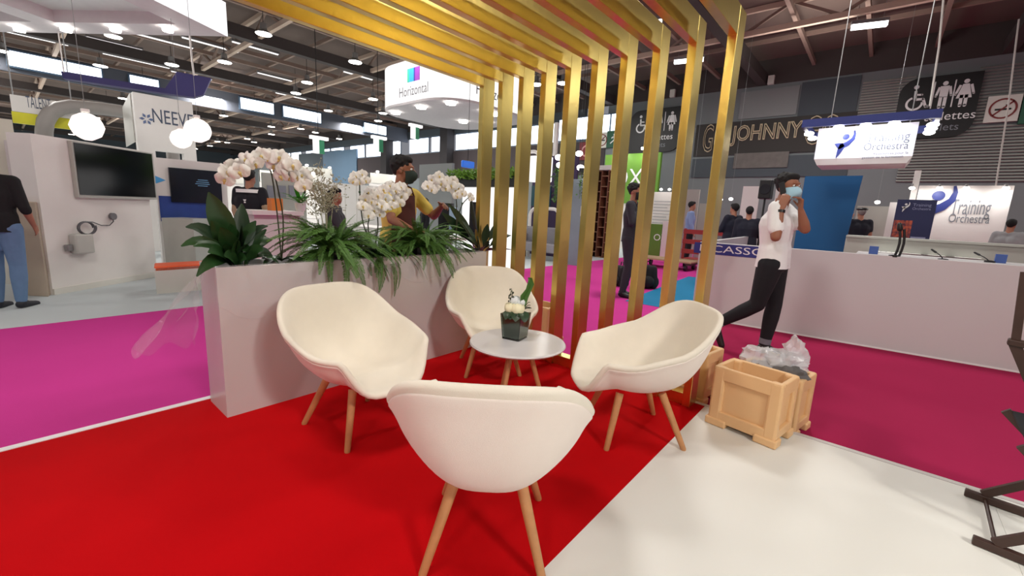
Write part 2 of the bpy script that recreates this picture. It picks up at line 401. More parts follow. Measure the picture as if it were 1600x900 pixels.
# ------------------------------------------------------------------ gold pergola
pg = thing('gold_pergola', 'pergola of ten gold foil frames standing along the edge of the red carpet', 'pergola', (-1.9, 2.97, 0))
YP = 2.97; TH = .055; DP = .145; ZI = 2.40; ZO = 2.56; YB = -2.6
for k in range(10):
    x1 = -2.945+k*(2.945-.83)/9; x0 = x1-TH
    MB().box(x0, YP, 0, x1, YP+DP, ZO).build('post', gold, pg, bevel=.003)
    MB().box(x0, YB, ZI, x1, YP, ZO).build('beam', gold, pg, bevel=.003)
    MB().box(x0, YB-DP, 0, x1, YB, ZO).build('post', gold, pg, bevel=.003)
    if k < 9:
        MB().box(x1, YP+.02, 0, x1+(2.115/9-TH), YP+DP-.03, .085).build('base_rail', gold, pg, bevel=.003)
        MB().box(x1, YB-DP+.03, 0, x1+(2.115/9-TH), YB-.02, .085).build('base_rail', gold, pg, bevel=.003)
# ------------------------------------------------------------------ armchairs
def chair_shape():
    def rim(t):      # t: 0 = back centre (+y), pi = front
        c, s = math.cos(t), math.sin(t)
        f = lambda v, e: math.copysign(abs(v)**e, v)
        sm = lambda v: v*v*(3-2*v)
        if c > 0: x = (.330-.030*c*c)*f(s, .66); y = .347*f(c, .64)
        else: x = (.330-.06*((-c)**1.8))*f(s, .66); y = .362*f(c, .72)
        zt = .80; za = .545; zf = .350
        if c > -.40: k = sm(min(1, max(0, (c+.40)/1.46))); z = za+(zt-za)*k/.995
        else: k = sm(min(1, max(0, (-c-.62)/.36))); z = za-.02*(-c-.4)-(za-.012-zf)*k
        return Vector((x, y, z))
    z0 = .325
    def P(t, s):
        R = rim(t); cy = -.03; am = 1.22; a = s*am
        q = abs(math.sin(t))**2.2; rho = (math.sin(a)/math.sin(am))**(.64+.26*q); h = ((1-math.cos(a))/(1-math.cos(am)))**(1.22-.14*q)
        p = Vector((R.x*rho, cy+(R.y-cy)*rho, z0+(R.z-z0)*h))
        k = max(0, -math.cos(t))
        if s > .84: wv = (s-.84)/.16; dv = Vector((R.x, R.y+.03, 0)).normalized(); p += dv*.016*wv*wv; p.z -= .010*wv*wv
        if k > 0: p.z += .035*k*math.sin(PI*min(1, rho*.98))*(1-h)
        return p
    def N(t, s):
        e = 1e-3; s = min(max(s, .03), .985)
        a = P(t+e, s)-P(t-e, s); b = P(t, s+e)-P(t, s-e); n = a.cross(b)
        n = n.normalized() if n.length > 1e-12 else Vector((0,0,1))
        if s < .06 : n = Vector((0,0,1))
        return n
    return P, N
def closed_bowl(P, N, d0, d1, smax, lipd=0, nt=64, ns=18):
    """skin between offsets d0 (inside) and d1 (outside) below the surface P, with a rounded lip"""
    mb = MB(); prof = []
    ss = [.04+(smax-.04)*((i/ns)**.80) for i in range(ns+1)]
    for s in ss: prof.append((s, d0, 0))
    for a in (.25, .5, .75): prof.append((smax, None, a))
    for s in reversed(ss): prof.append((s, d1, 0))
    vs = []
    for j in range(nt):
        t = 2*PI*j/nt
        for (s, d, a) in prof:
            n = N(t, s)
            if d is None:
                e = 1e-3; tg = (P(t, smax)-P(t, smax-.04)).normalized(); m = (d0+(lipd or d1))/2; r = abs((lipd or d1)-d0)/2
                vs.append(P(t, s)-n*(m-math.cos(a*PI)*(m-d0)) + tg*r*math.sin(a*PI))
            else: vs.append(P(t, s)-n*(lipd if (lipd and d == d1 and s > .95) else d))
    k = len(prof); fs = [(j*k+i, ((j+1)%nt)*k+i, ((j+1)%nt)*k+i+1, j*k+i+1) for j in range(nt) for i in range(k-1)]
    fs.append(tuple(j*k for j in range(nt-1, -1, -1))); fs.append(tuple(j*k+k-1 for j in range(nt)))
    # orient outward
    mb.add(vs, fs); return mb
def fix_normals(o):
    import bmesh
    b = bmesh.new(); b.from_mesh(o.data); bmesh.ops.recalc_face_normals(b, faces=b.faces); b.to_mesh(o.data); b.free()
ch0 = thing('tub_armchair', 'white tub armchair in front, seen from behind with its smooth back to us', 'armchair', (0,0,0), 0, 'white tub armchairs around the table')
Pc, Nc = chair_shape()
o = closed_bowl(Pc, Nc, 0, .022, 1.0, .032).build('seat_upholstery', cream, ch0, 60, local=True); fix_normals(o)
o = closed_bowl(Pc, Nc, .0226, .037, .972).build('outer_shell', shellm, ch0, 60, local=True); fix_normals(o)
for sx, sy in ((1,1),(-1,1),(1,-1),(-1,-1)):
    MB().tube([(sx*.125, -.02+sy*.125, .30), (sx*.215, sy*.225, .004), (sx*.215, sy*.225, 0)], [.0225, .0155, .0145], 14).build('leg', oak, ch0, 40, local=True)
def face_to(dx, dy): return math.atan2(dy, dx)+PI/2     # chair front is local -y
ch0.location = (-1.035, 1.15, 0); ch0.rotation_euler = (0, 0, face_to(-.63, .777))
gp = 'white tub armchairs around the table'
dup(ch0, (-2.205, 1.255, 0), face_to(.94, .05), 'white tub armchair on the left beside the planter, turned to show its seat', gp)
dup(ch0, (-.98, 2.376, 0), face_to(-.70, -.70), 'white tub armchair on the right beside the crates, seen from the side', gp)
dup(ch0, (-2.33, 2.52, 0), face_to(.70, -.55), 'white tub armchair at the back, half hidden behind the flower table', gp)
# ------------------------------------------------------------------ round table and flowers
TB = Vector((-1.715, 2.125, 0))
tb = thing('side_table', 'small round white side table on wooden legs between the armchairs', 'table', TB)
MB().lathe([(.29,.425),(.312,.432),(.318,.441),(.312,.45)], 56).build('table_top', white_lam, tb, 40, local=True)
for k in range(3):
    a = 2*PI*k/3+.7; c, s = math.cos(a), math.sin(a)
    MB().tube([(c*.07,s*.07,.424),(c*.20,s*.20,0)], [.018,.014], 12).build('leg', oak, tb, 40, local=True)
MB().lathe([(.10,.41),(.11,.4245)], 20).build('top_plate', black, tb, local=True)
V0 = Vector((-1.775, 2.165, .45))
va = thing('flower_vase', 'square glass vase lined with dark leaves on the round white table', 'vase', V0, math.radians(12))
s0, s1, h = .062, .076, .175
glass = mat('vase_glass', (225,240,235), .03, var=0, trans=1.0)
def taper(sa, sb, z0, z1):
    return MB().add([(-sa,-sa,z0),(sa,-sa,z0),(sa,sa,z0),(-sa,sa,z0),(-sb,-sb,z1),(sb,-sb,z1),(sb,sb,z1),(-sb,sb,z1)], [(0,3,2,1),(4,5,6,7),(0,1,5,4),(1,2,6,5),(2,3,7,6),(3,0,4,7)])
gl = MB()
gl.add([(-s0,-s0,0),(s0,-s0,0),(s0,s0,0),(-s0,s0,0),(-s1,-s1,h),(s1,-s1,h),(s1,s1,h),(-s1,s1,h),
        (-s0+.005,-s0+.005,.012),(s0-.005,-s0+.005,.012),(s0-.005,s0-.005,.012),(-s0+.005,s0-.005,.012),(-s1+.005,-s1+.005,h),(s1-.005,-s1+.005,h),(s1-.005,s1-.005,h),(-s1+.005,s1-.005,h)],
       [(0,3,2,1),(0,1,5,4),(1,2,6,5),(2,3,7,6),(3,0,4,7),(8,9,10,11),(8,12,13,9),(9,13,14,10),(10,14,15,11),(11,15,12,8),(4,5,13,12),(5,6,14,13),(6,7,15,14),(7,4,12,15)])
gl.build('glass_body', glass, va, local=True)
taper(s0-.0062, s1-.0062, .0135, h-.001).build('leaf_lining', mat('lining_leaf', (52,60,46), .5, var=.3, scale=25), va, local=True)
bq = thing('flower_bouquet', 'bouquet of cream roses with a tall curled leaf in the glass vase', 'bouquet', V0+Vector((0,0,h+.005)), 0)
rose_m = mat('cream_rose', (236, 230, 196), .7, var=.06, scale=30)
def rose(c, r, m):
    mb = MB(); c = Vector(c)
    mb.ell(c+Vector((0,0,r*.12)), r*.50, r*.50, r*.66, 10, 6)
    for ring, (nn, rr, til) in enumerate(((3,.72,.2),(5,.92,.5))):
        for k in range(nn):
            a = 2*PI*k/nn+ring*.5
            def pt(u, v, a=a, rr=rr, til=til):
                b = a+(u-.5)*1.7; hh = -.75+(1.62-.35*til)*v; q = r*rr*(.42+.62*math.sin(PI*(.12+v*(.74-.22*til))))
                return c+Vector((q*math.cos(b), q*math.sin(b), r*hh*(1-.35*abs(2*u-1)**3*v)))
            mb.grid(pt, 6, 4)
    return mb.build('rose', m, bq, 80)
b0 = bq.location
vr = Vector((.64,.77,0)).cross(Vector((0,0,1)))  # picture right, roughly
RR = Vector((.77,.64,0)); FF = Vector((.64,-.77,0))
rose(b0+RR*.010+FF*.035+Vector((0,0,.028)), .050, rose_m); rose(b0-RR*.038+FF*.02+Vector((0,0,.030)), .044, rose_m)
rose(b0-RR*.008-FF*.02+Vector((0,0,.070)), .042, mat('white_rose', (226,230,232), .7, var=.05)); rose(b0+RR*.036-FF*.012+Vector((0,0,.062)), .034, mat('white_rose', (226,230,232), .7, var=.05))
def ribbon(pts, ws, nrm=Vector((0,0,1)), fold=.25, nv=4):
    """a leaf: centre line pts, half widths ws, gutter fold"""
    pts = [Vector(p) for p in pts]; k = len(pts); mb = MB(); vs = []
    for i, p in enumerate(pts):
        d = (pts[min(i+1,k-1)]-pts[max(i-1,0)]).normalized(); sd = d.cross(nrm)
        sd = sd.normalized() if sd.length > 1e-4 else d.orthogonal().normalized(); up = sd.cross(d)
        for j in range(nv+1):
            u = 2*j/nv-1; vs.append(p+sd*ws[i]*u+up*abs(u)*ws[i]*fold)
    fs = [(i*(nv+1)+j, (i+1)*(nv+1)+j, (i+1)*(nv+1)+j+1, i*(nv+1)+j+1) for i in range(k-1) for j in range(nv)]
    mb.add(vs, fs); return mb
def arc(p, d, L_, droop, n=8):
    """points along a drooping curve"""
    p = Vector(p); d = Vector(d).normalized(); out = [p.copy()]
    for i in range(n):
        d = (d+Vector((0,0,-droop/n))).normalized(); p = p+d*L_/n; out.append(p.copy())
    return out
lw = lambda n, w: [w*max(.04, math.sin(PI*min(1, (i/n)*.96+.04))**.8) for i in range(n+1)]
pts = [b0+RR*.03+Vector((0,0,.0)), b0+RR*.045+Vector((0,0,.06)), b0+RR*.05+Vector((0,0,.11)), b0+RR*.075+Vector((0,0,.155)), b0+RR*.088+Vector((0,0,.20)), b0+RR*.082+Vector((0,0,.232)), b0+RR*.068+Vector((0,0,.236))]
ribbon(pts, [.012,.020,.027,.019,.022,.014,.004], Vector((FF.x,FF.y,.1)), .9).build('curled_leaf', mat('fresh_leaf', (74,112,52), .4, var=.35, scale=18), bq, 60)
for (dx, dz, L_) in ((.05,.0,.06),(-.06,-.005,.05),(.06,.01,.055),(-.03,-.01,.05),(.0,-.012,.06),(.045,-.02,.06)):
    ribbon(arc(b0+RR*dx*.5+FF*.03+Vector((0,0,.012)), RR*dx*8+FF*.7+Vector((0,0,.3)), L_*1.7, 1.9, 6), lw(6, .036), Vector((0,0,1)), .15).build('collar_leaf', leaf2, bq, 60)
sp = MB()
for (dx, dz, L_) in ((-.03,.12,.1),(-.036,.10,.08)):
    sp.tube([b0-RR*.02, b0+RR*dx+Vector((0,0,dz)), b0+RR*(dx-.008)+Vector((0,0,dz+.04))], .0022, 5)
    for k in range(7):
        q = b0+RR*(dx+random.uniform(-.018,.018))+Vector((0,0,dz-.04+k*.012)); sp.ell(q, .005, .005, .008, 6, 4)
for k in range(9):
    a = random.uniform(-.2, .9); q = b0+RR*(.05+.05*random.random())+Vector((0,0,.03+.05*a)); sp.tube([b0+RR*.03, (b0+RR*.05+Vector((0,0,.03))).lerp(q,.5), q, q+RR*.012+Vector((0,0,random.uniform(-.01,.014)))], .0025, 5)
sp.build('twig_sprig', stemm, bq)
# ------------------------------------------------------------------ planter
PXF, PXB, PY0, PY1, PH = -2.80, -3.115, .745, 2.93, .905
pl = thing('planter_box', 'long white planter box wrapped in clear film behind the left armchair', 'planter', ((PXF+PXB)/2, (PY0+PY1)/2, 0))
mb = MB(); tk = .018
mb.box(PXB, PY0, 0, PXF, PY0+tk, PH); mb.box(PXB, PY1-tk, 0, PXF, PY1, PH); mb.box(PXF-tk, PY0+tk, 0, PXF, PY1-tk, PH); mb.box(PXB, PY0+tk, 0, PXB+tk, PY1-tk, PH); mb.box(PXB+tk, PY0+tk, 0, PXF-tk, PY1-tk, .05)
mb.build('box_body', white_lam, pl)
MB().box(PXB+tk, PY0+tk, PH-.10, PXF-tk, PY1-tk, PH-.05).build('soil', mat('potting_soil', (30,24,20), .95, var=.3, scale=40, bump=.6, bscale=80), pl)
clear = film('clear_film', (240,240,245), .14)
def film_front(u, v):
    y = PY0-.01+u*(PY1-PY0+.02); z = PH+.012-v*(.22+.08*math.sin(u*9)+.06*math.sin(u*23))
    return Vector((PXF+.006+.010*abs(math.sin(u*31+v*5))+.012*v*abs(math.sin(u*17)), y, z))
MB().grid(film_front, 60, 8).build('film_wrap', clear, pl, 70)
clear2 = film('clear_film_edge', (240,240,245), .10)
def film_end(u, v):
    a = .25+u*.9
    return Vector((PXF-.05-.30*u*1.0-.14*v*u, PY0-.015-.36*v*(.5+.5*math.sin(1+u*4))-.012*math.sin(v*14+u*8), PH+.03-.12*u-(.46*v)+.03*math.sin(u*19+v*4)))
MB().grid(film_end, 22, 14).build('film_tail', clear2, pl, 70)
# ------------------------------------------------------------------ plants standing in the planter
XP = -2.95; ZS = .86
def Q(px, py, X=XP): return PX(px, py, X)
UPV = Vector((0,0,1))
def leaf_plant(name, label, base, leaves, m):
    t = thing(name, label, 'plant', base)
    for (tip, wid, bulge, X) in leaves:
        e = Q(tip[0], tip[1], X) if isinstance(tip, tuple) else tip
        b = Vector(base)+Vector((random.uniform(-.03,.03), random.uniform(-.03,.03), .01))
        mid = b.lerp(e, .5)+Vector((0,0,bulge)); n = 9; pts = []
        for i in range(n+1):
            u = i/n; pts.append(b*(1-u)**2+mid*2*u*(1-u)+e*u*u)
        ws = []
        for i in range(n+1):
            u = i/n; v = max(0, (u-.28)/.72); ws.append(.005 if v == 0 else max(.004, .78*wid*(math.sin(PI*v**.8))**.8))
        vd = (CAM-mid).normalized(); nr = (UPV*.45+vd*.6+Vector((random.uniform(-.8,.8), random.uniform(-.8,.8), 0))).normalized()
        ribbon(pts, ws, nr, .22, 4).build('leaf', m if random.random() < .6 else leaf2, t, 70)
    return t
rl_ = random.Random(5)
leaf_plant('broad_leaf_plant', 'dark broad leaved plant at the left end of the white planter', Q(372, 425)*1, [
    ((326,300),.085,.05,-2.95), ((378,318),.06,.06,-3.0), ((400,345),.055,.06,-2.9), ((290,355),.05,.16,-2.9), ((283,385),.045,.17,-2.85), ((302,385),.045,.12,-2.8),
    ((307,432),.05,.17,-2.76), ((330,345),.06,.06,-2.9), ((425,375),.055,.10,-2.95), ((436,412),.05,.12,-2.85), ((412,392),.05,.10,-2.8), ((345,355),.065,.05,-2.8),
    ((360,350),.06,.06,-2.85), ((390,380),.06,.06,-2.8), ((325,395),.055,.09,-2.75), ((350,400),.055,.06,-2.75), ((385,405),.05,.06,-2.76), ((335,370),.06,.07,-3.05), ((405,365),.05,.07,-3.05), ((370,375),.06,.05,-2.78)]+[((rl_.uniform(308,428), rl_.uniform(352,408)), rl_.uniform(.035,.06), rl_.uniform(.0,.14), rl_.uniform(-3.05,-2.78)) for _ in range(20)], leafm)
leaf_plant('glossy_leaf_plant', 'dark glossy leaved plant at the right end of the planter by the gold posts', Q(752, 398), [
    ((792,338),0.053,.05,-2.93), ((799,368),0.057,.10,-2.9), ((803,391),0.022,.05,-2.85), ((735,300),0.060,.0,-2.98), ((700,318),0.060,.05,-3.05), ((690,332),0.060,.05,-3.0), ((722,345),0.053,.04,-2.9), ((762,350),0.053,.04,-2.9),
    ((765,378),0.045,.05,-2.85), ((730,372),0.053,.05,-2.85), ((712,380),0.045,.05,-2.82), ((745,370),0.060,.03,-2.82), ((775,392),0.045,.05,-2.82), ((720,358),0.045,.04,-3.0), ((757,385),0.053,.03,-2.8), ((738,388),0.045,.03,-2.79)], leaf2)
# ferns: fronds are parts, sharing a few frond meshes
def frond_mesh(seed, L_, droop, wid):
    r = random.Random(seed); mb = MB(); pts = [Vector((0,0,0))]; d = Vector((1,0,.9)).normalized(); n = 16
    for i in range(n):
        d = (d+Vector((0,0,-droop/n))).normalized(); pts.append(pts[-1]+d*L_/n)
    mb.tube(pts, [.0035*(1-i/(n+1)) + .0008 for i in range(n+1)], 4)
    for i in range(2, n*4):
        u = i/(n*4); k = int(u*n); p = pts[k].lerp(pts[min(n, k+1)], u*n-k); d = (pts[min(n,k+1)]-pts[k]).normalized()
        wl = wid*math.sin(PI*(u*.88+.10))**.7*r.uniform(.85,1.1)
        for sgn in (1, -1):
            sd = Vector((0,1,0))*sgn; ax = (sd+d*.55+Vector((0,0,r.uniform(-.25,.15)))).normalized(); hw = d*L_/n*.13
            q = p+ax*wl; m_ = p+ax*wl*.55
            mb.add([p, m_+hw, q, m_-hw], [(0,1,2,3)])
    return mb.mesh('frond', fernm, None)
FR = [frond_mesh(i, L_, dr, wd) for i, (L_, dr, wd) in enumerate(((.40,1.7,.034),(.48,2.2,.038),(.36,1.2,.032),(.54,2.9,.036),(.44,2.2,.040),(.32,.8,.03)))]
def fern(label, base, nfr, spread, seed, smin=.7, smax=1.05, front=.5):
    r = random.Random(seed); t = thing('potted_fern', label, 'plant', base)
    MB().lathe([(.05,-.10),(.065,.0),(.06,.005)], 14).build('nursery_pot', black, t, local=True)
    for k in range(nfr):
        a = 2*PI*k*.381966; up = r.random()
        M = Matrix.Rotation(a, 4, 'Z') @ Matrix.Rotation(-r.uniform(-.35, .95)*(1 if up > .3 else 1.1)+.15, 4, 'Y') @ Matrix.Rotation(r.uniform(-.5,.5), 4, 'X') @ Matrix.Scale(r.uniform(smin, smax)*spread, 4)
        inst('frond', FR[k % 6] if up > .35 else FR[(k*5+3) % 6], t, Matrix.Translation((math.cos(a)*.025, math.sin(a)*.025, .0)) @ M)
    return t
fern('bushy green fern in the planter behind the left armchair', Q(520, 400, -2.93)+Vector((0,0,.03)), 150, 1.08, 11)
fern('green fern trailing over the planter rim below the man\'s hand', Q(655, 392, -2.90)+Vector((0,0,.03)), 140, 1.0, 23)
fern('smaller green fern filling the planter between the two bushy ferns', Q(592, 400, -2.98)+Vector((0,0,.0)), 70, .85, 31)
fern('upright young fern tuft behind the trailing fern', Q(685, 385, -3.02)+Vector((0,0,.02)), 34, .9, 37, .7, 1)
# orchids
def orchid_flower_mesh(seed):
    r = random.Random(seed); mb = MB()
    def pet(a, L_, wd, off):
        ca, sa = math.cos(a), math.sin(a)
        def f(u, v):
            w_ = wd*math.sin(PI*min(1, u*.92+.06))**.65; x = L_*u; y = (2*v-1)*w_
            z = off+.010*math.sin(PI*u)-.22*w_*(2*v-1)**2+.006*math.sin(6*u+4*v+seed)
            return Vector((x*ca-y*sa, x*sa+y*ca, z))
        mb.grid(f, 5, 4)
    for a in (PI/2, PI/2+2*PI/3, PI/2-2*PI/3): pet(a+r.uniform(-.1,.1), .046, .020, 0)
    for a in (.12, PI-.12): pet(a+r.uniform(-.1,.1), .052, .032, .006)
    mb.mi = 1
    mb.ell((0,-.008,.012), .008, .011, .010, 8, 5); mb.ell((0,-.020,.010), .005, .010, .004, 8, 4)
    return mb.mesh('orchid_flower', [petal, lipm], 80)
OF = [orchid_flower_mesh(i) for i in range(4)]
def orchid(label, base, stems, leaves=4, X=XP):
    t = thing('white_orchid', label, 'plant', base)
    b = Vector(base)
    for k in range(leaves):
        a = 2*PI*k/leaves+random.random()
        ribbon(arc(b, Vector((math.cos(a), math.sin(a), .7)), .2, 1.3, 7), lw(7, .034), UPV, .25).build('leaf', leafm, t, 70)
    for (path, flowers, sc_) in stems:
        pts = [b]+[Q(x, y, X) for x, y in path]
        sm = []
        for i in range(len(pts)-1):
            for j in range(4): sm.append(pts[i].lerp(pts[i+1], j/4))
        sm.append(pts[-1])
        for _ in range(2): sm = [sm[0]]+[(sm[i-1]+sm[i]*2+sm[i+1])/4 for i in range(1, len(sm)-1)]+[sm[-1]]
        MB().tube(sm, .0045, 6).build('flower_stem', stemm, t, 60)
        for i, (x, y) in enumerate(flowers):
            p = Q(x, y, X+.05+random.uniform(-.04,.05)); vd = (CAM-p).normalized()
            n = (vd+Vector((random.uniform(-.55,.55), random.uniform(-.55,.55), random.uniform(-.25,.25)))).normalized()
            q = n.to_track_quat('Z', 'Y').to_matrix().to_4x4() @ Matrix.Rotation(random.uniform(-.4,.4), 4, 'Z')
            inst('orchid_flower', OF[i % 4], t, Matrix.Translation(p-b) @ q @ Matrix.Scale(sc_*random.uniform(.9,1.1), 4))
        c = MB(); 
        for (x, y) in path[-2:]: c.ell(Q(x, y, X), .008, .008, .012, 6, 5)
        c.build('bud', leafm, t, 80)
    return t
orchid('tall orchid with a long arching spray of white flowers above the broad leaved plant', Q(440, 408, -2.97), [
    ([(434,340),(425,270),(415,250),(392,243),(365,252),(350,268)], [(352,268),(366,260),(374,268),(386,249),(398,255),(408,243),(352,280)], 1.15),
    ([(444,340),(430,275),(422,252),(440,248),(462,265),(476,300)], [(420,245),(430,258),(438,246),(446,264),(456,258),(440,274),(462,276),(472,272),(474,290),(478,280),(452,275)], 1.15)])
orchid('orchid with one white bloom on top and a thick white cluster beside the man', Q(585, 392, -2.90), [
    ([(566,350),(562,300),(562,285)], [(555,275),(566,272),(571,282),(560,284),(552,283)], .85),
    ([(572,350),(590,310),(598,292),(612,288),(628,292)], [(590,305),(600,296),(610,290),(618,298),(626,292),(604,310),(616,312),(628,306),(634,300),(612,322),(598,322),(624,318)], .95),
    ([(592,350),(585,310),(575,300),(565,310)], [(577,300),(570,310),(580,315),(572,325),(584,328),(590,318),(566,322),(585,300),(594,334),(576,336)], .9)])
orchid('orchid with a spray of white blooms to the right of the man in yellow', Q(712, 392, -2.96), [
    ([(713,350),(714,312),(706,288),(690,278),(672,285)], [(668,290),(676,280),(686,275),(690,286),(698,282),(705,290),(680,292),(711,298),(718,294),(714,306),(722,302),(708,282),(676,296),(696,294)], 1.0),
    ([(714,345),(722,318),(735,306)], [(735,306),(737,311)], .65)])
# pale dried twigs
tw = thing('dried_twig_spray', 'pale dried twig spray standing behind the bushy fern', 'dried flowers', Q(512, 395, -3.02))
b = Vector(tw.location)
for k in range(7):
    e = Q(random.uniform(478,545), random.uniform(258,300), -3.02); mb = MB(); rr = random.Random(k); tws = []
    mid = b.lerp(e, .55)+Vector((rr.uniform(-.03,.03), rr.uniform(-.03,.03), .02))
    mb.tube([b, mid, e], [.004,.003,.0015], 5)
    for j in range(26):
        u = rr.uniform(.45, 1); p = mid.lerp(e, (u-.45)/.55); d = Vector((rr.uniform(-1,1), rr.uniform(-1,1), rr.uniform(-.1,1.1))).normalized()*rr.uniform(.04,.11)
        mb.tube([p, p+d], .0013, 4)
        for i in range(4): q = p+d*rr.uniform(.5,1)+Vector((rr.uniform(-.02,.02), rr.uniform(-.02,.02), rr.uniform(-.02,.02))); mb.ell(q, .005, .005, .005, 5, 4)
    mb.build('twig', twigm, tw)
# ------------------------------------------------------------------ crates, plastic bag, folding chair
def crate(label, loc, rz, dup_of=None):
    t = thing('plastic_crate', label, 'crate', loc, rz, 'beige plastic crates by the gold frames'); W, D, H = .40, .28, .392
    w2, d2 = W/2, D/2; k = .075; th = .03
    for sx in (-1,1):
        for sy in (-1,1):
            x0, y0 = sx*w2, sy*d2; MB().box(min(x0,x0-sx*k), min(y0,y0-sy*k*.7), .0, max(x0,x0-sx*k), max(y0,y0-sy*k*.7), H).build('corner_post', beige_plastic, t, local=True, bevel=.014)
    for sy in (-1,1):
        y0 = sy*(d2-.001); y1 = sy*(d2-th); a, b_ = min(y0,y1), max(y0,y1)
        MB().box(-w2+k*.6, a, .028, w2-k*.6, b_, .10).build('bottom_band', beige_plastic, t, local=True, bevel=.006); MB().box(-w2+k*.6, a, H-.085, w2-k*.6, b_, H-.001).build('top_band', beige_plastic, t, local=True, bevel=.006)
    for sx in (-1,1):
        x0 = sx*(w2-.001); x1 = sx*(w2-th); a, b_ = min(x0,x1), max(x0,x1); kk = k*.5
        MB().box(a, -d2+kk, .045, b_, d2-kk, .10).build('bottom_band', beige_plastic, t, local=True, bevel=.006); MB().box(a, -d2+kk, H-.085, b_, d2-kk, H-.001).build('top_band', beige_plastic, t, local=True, bevel=.006)
    for sy in (-1,1): MB().box(-w2+k, min(sy*(d2-.028), sy*(d2-.02)), .09, w2-k, max(sy*(d2-.028), sy*(d2-.02)), H-.08).build('side_panel', beige_plastic, t, local=True)
    for sx in (-1,1): MB().box(min(sx*(w2-.034), sx*(w2-.024)), -d2+k*.6, .09, max(sx*(w2-.034), sx*(w2-.024)), d2-k*.6, H-.08).build('side_panel', beige_plastic, t, local=True)
    MB().box(-w2+.02, -d2+.02, .06, w2-.02, d2-.02, .075).build('crate_floor', beige_plastic, t, local=True)
    for sx in (-1,1):
        for sy in (-1,1):
            x0, y0 = sx*(w2+.012), sy*(d2+.010); MB().box(min(x0, x0-sx*.13), min(y0, y0-sy*.09), 0, max(x0, x0-sx*.13), max(y0, y0-sy*.09), .05).build('foot', beige_plastic, t, local=True, bevel=.010)
    return t
crz = math.radians(-9.6)
crate('empty beige plastic crate at the front on the edge of the white floor', (-.457, 2.945, 0), crz)
cB = crate('beige plastic crate behind the front one, with a plastic bag on top', (-.395, 3.275, HF), crz)
crate('beige plastic crate standing behind the rightmost gold post', (-.985, 3.36, HF), math.radians(-8))
crate('beige plastic crate glimpsed between gold posts behind the flower table', (-2.62, 3.62, HF), math.radians(-4))
def crumple(name, lobes, m, parent, seed, amp):
    from mathutils import noise
    mb = MB()
    for (c, r) in lobes:
        c = Vector(c); tmp = MB().ell((0,0,0), r[0], r[1], r[2], 22, 14)
        vs = [Vector(v) for v in tmp.v]
        vs = [v*(1+amp*(noise.noise(v*28+Vector((seed,0,0)))+.6*noise.noise(v*60)+.4*abs(noise.noise(v*14)))) + c for v in vs]
        mb.add(vs, tmp.f)
    return mb.build(name, m, parent, 50)
bgm = film('bag_film', (236,236,240), .42, .15)
zt = HF+.38
bag = thing('plastic_bag', 'crumpled clear plastic bag heaped on the rear beige crate', 'bag', (-.44, 3.27, zt))
crumple('bag_body', [((-.50,3.29,zt+.045),(.12,.13,.07)), ((-.36,3.30,zt+.05),(.12,.12,.075))], bgm, bag, 3, .5)
crumple('bag_knot', [((-.31,3.30,zt+.12),(.07,.06,.10))], bgm, bag, 9, .6)
gb = thing('grey_bundle', 'grey bundled cloth lying in the rear crate under the plastic bag', 'cloth', (-.32, 3.24, zt))
crumple('bundle', [((-.31,3.20,zt+.02),(.10,.07,.045)), ((-.42,3.24,zt+.005),(.12,.07,.04))], mat('grey_bundle_cloth', (96,92,92), .8, var=.3, scale=20), gb, 5, .35)
fc = thing('folding_chair', 'dark wooden folding chair cut off by the right edge of the picture', 'chair', (.88, 2.78, 0))
def bar2(mb, p, q, w_, h_): mb.bar(p, q, w_, h_); return mb
r1, r2 = G(1507,768,.02), G(1519,842,.02); dirx = Vector((.98,-.12,0)).normalized()
bar2(MB(), r1, r1+dirx*.55, .03, .035).build('floor_rail', darkwood, fc, bevel=.004); bar2(MB(), r2, r2+dirx*.55, .03, .035).build('floor_rail', darkwood, fc, bevel=.004)
MB().tube([r1+dirx*.07, r2+dirx*.07], .008, 8).build('cross_rod', darkwood, fc)
for s, q in ((0, r1), (1, r2)):
    bar2(MB(), q+dirx*.06+Vector((0,0,.02)), q+dirx*.50+Vector((0,0,.46)), .022, .035).build('leg', darkwood, fc); bar2(MB(), q+dirx*.50+Vector((0,0,.02)), q+dirx*.06+Vector((0,0,.46)), .022, .035).build('leg', darkwood, fc)
    tip = PY(1574, 533, 3.0)+Vector((0, (0 if q is r1 else -.46), 0))
    bar2(MB(), tip, tip+dirx*.46+Vector((0,0,-.02)), .05, .03).build('armrest', darkwood, fc, bevel=.006)
    bar2(MB(), tip+dirx*.16+Vector((0,0,-.30)), tip+dirx*.02, .035, .04).build('arm_post', darkwood, fc)
    top_ = PY(1602, 425, 3.0)+Vector((0, (0 if q is r1 else -.46), 0)); bar2(MB(), tip+dirx*.025, top_, .026, .03).build('back_post', darkwood, fc)
m0 = (r1+r2)/2
MB().para(r2+dirx*.08+Vector((0,0,.455)), dirx*.42, r1-r2, (0,0,.012)).build('canvas_seat', dark, fc)
MB().para(r2+dirx*.335+Vector((0,0,.66)), dirx*.012, r1-r2, (0,0,.17)).build('canvas_back', dark, fc)
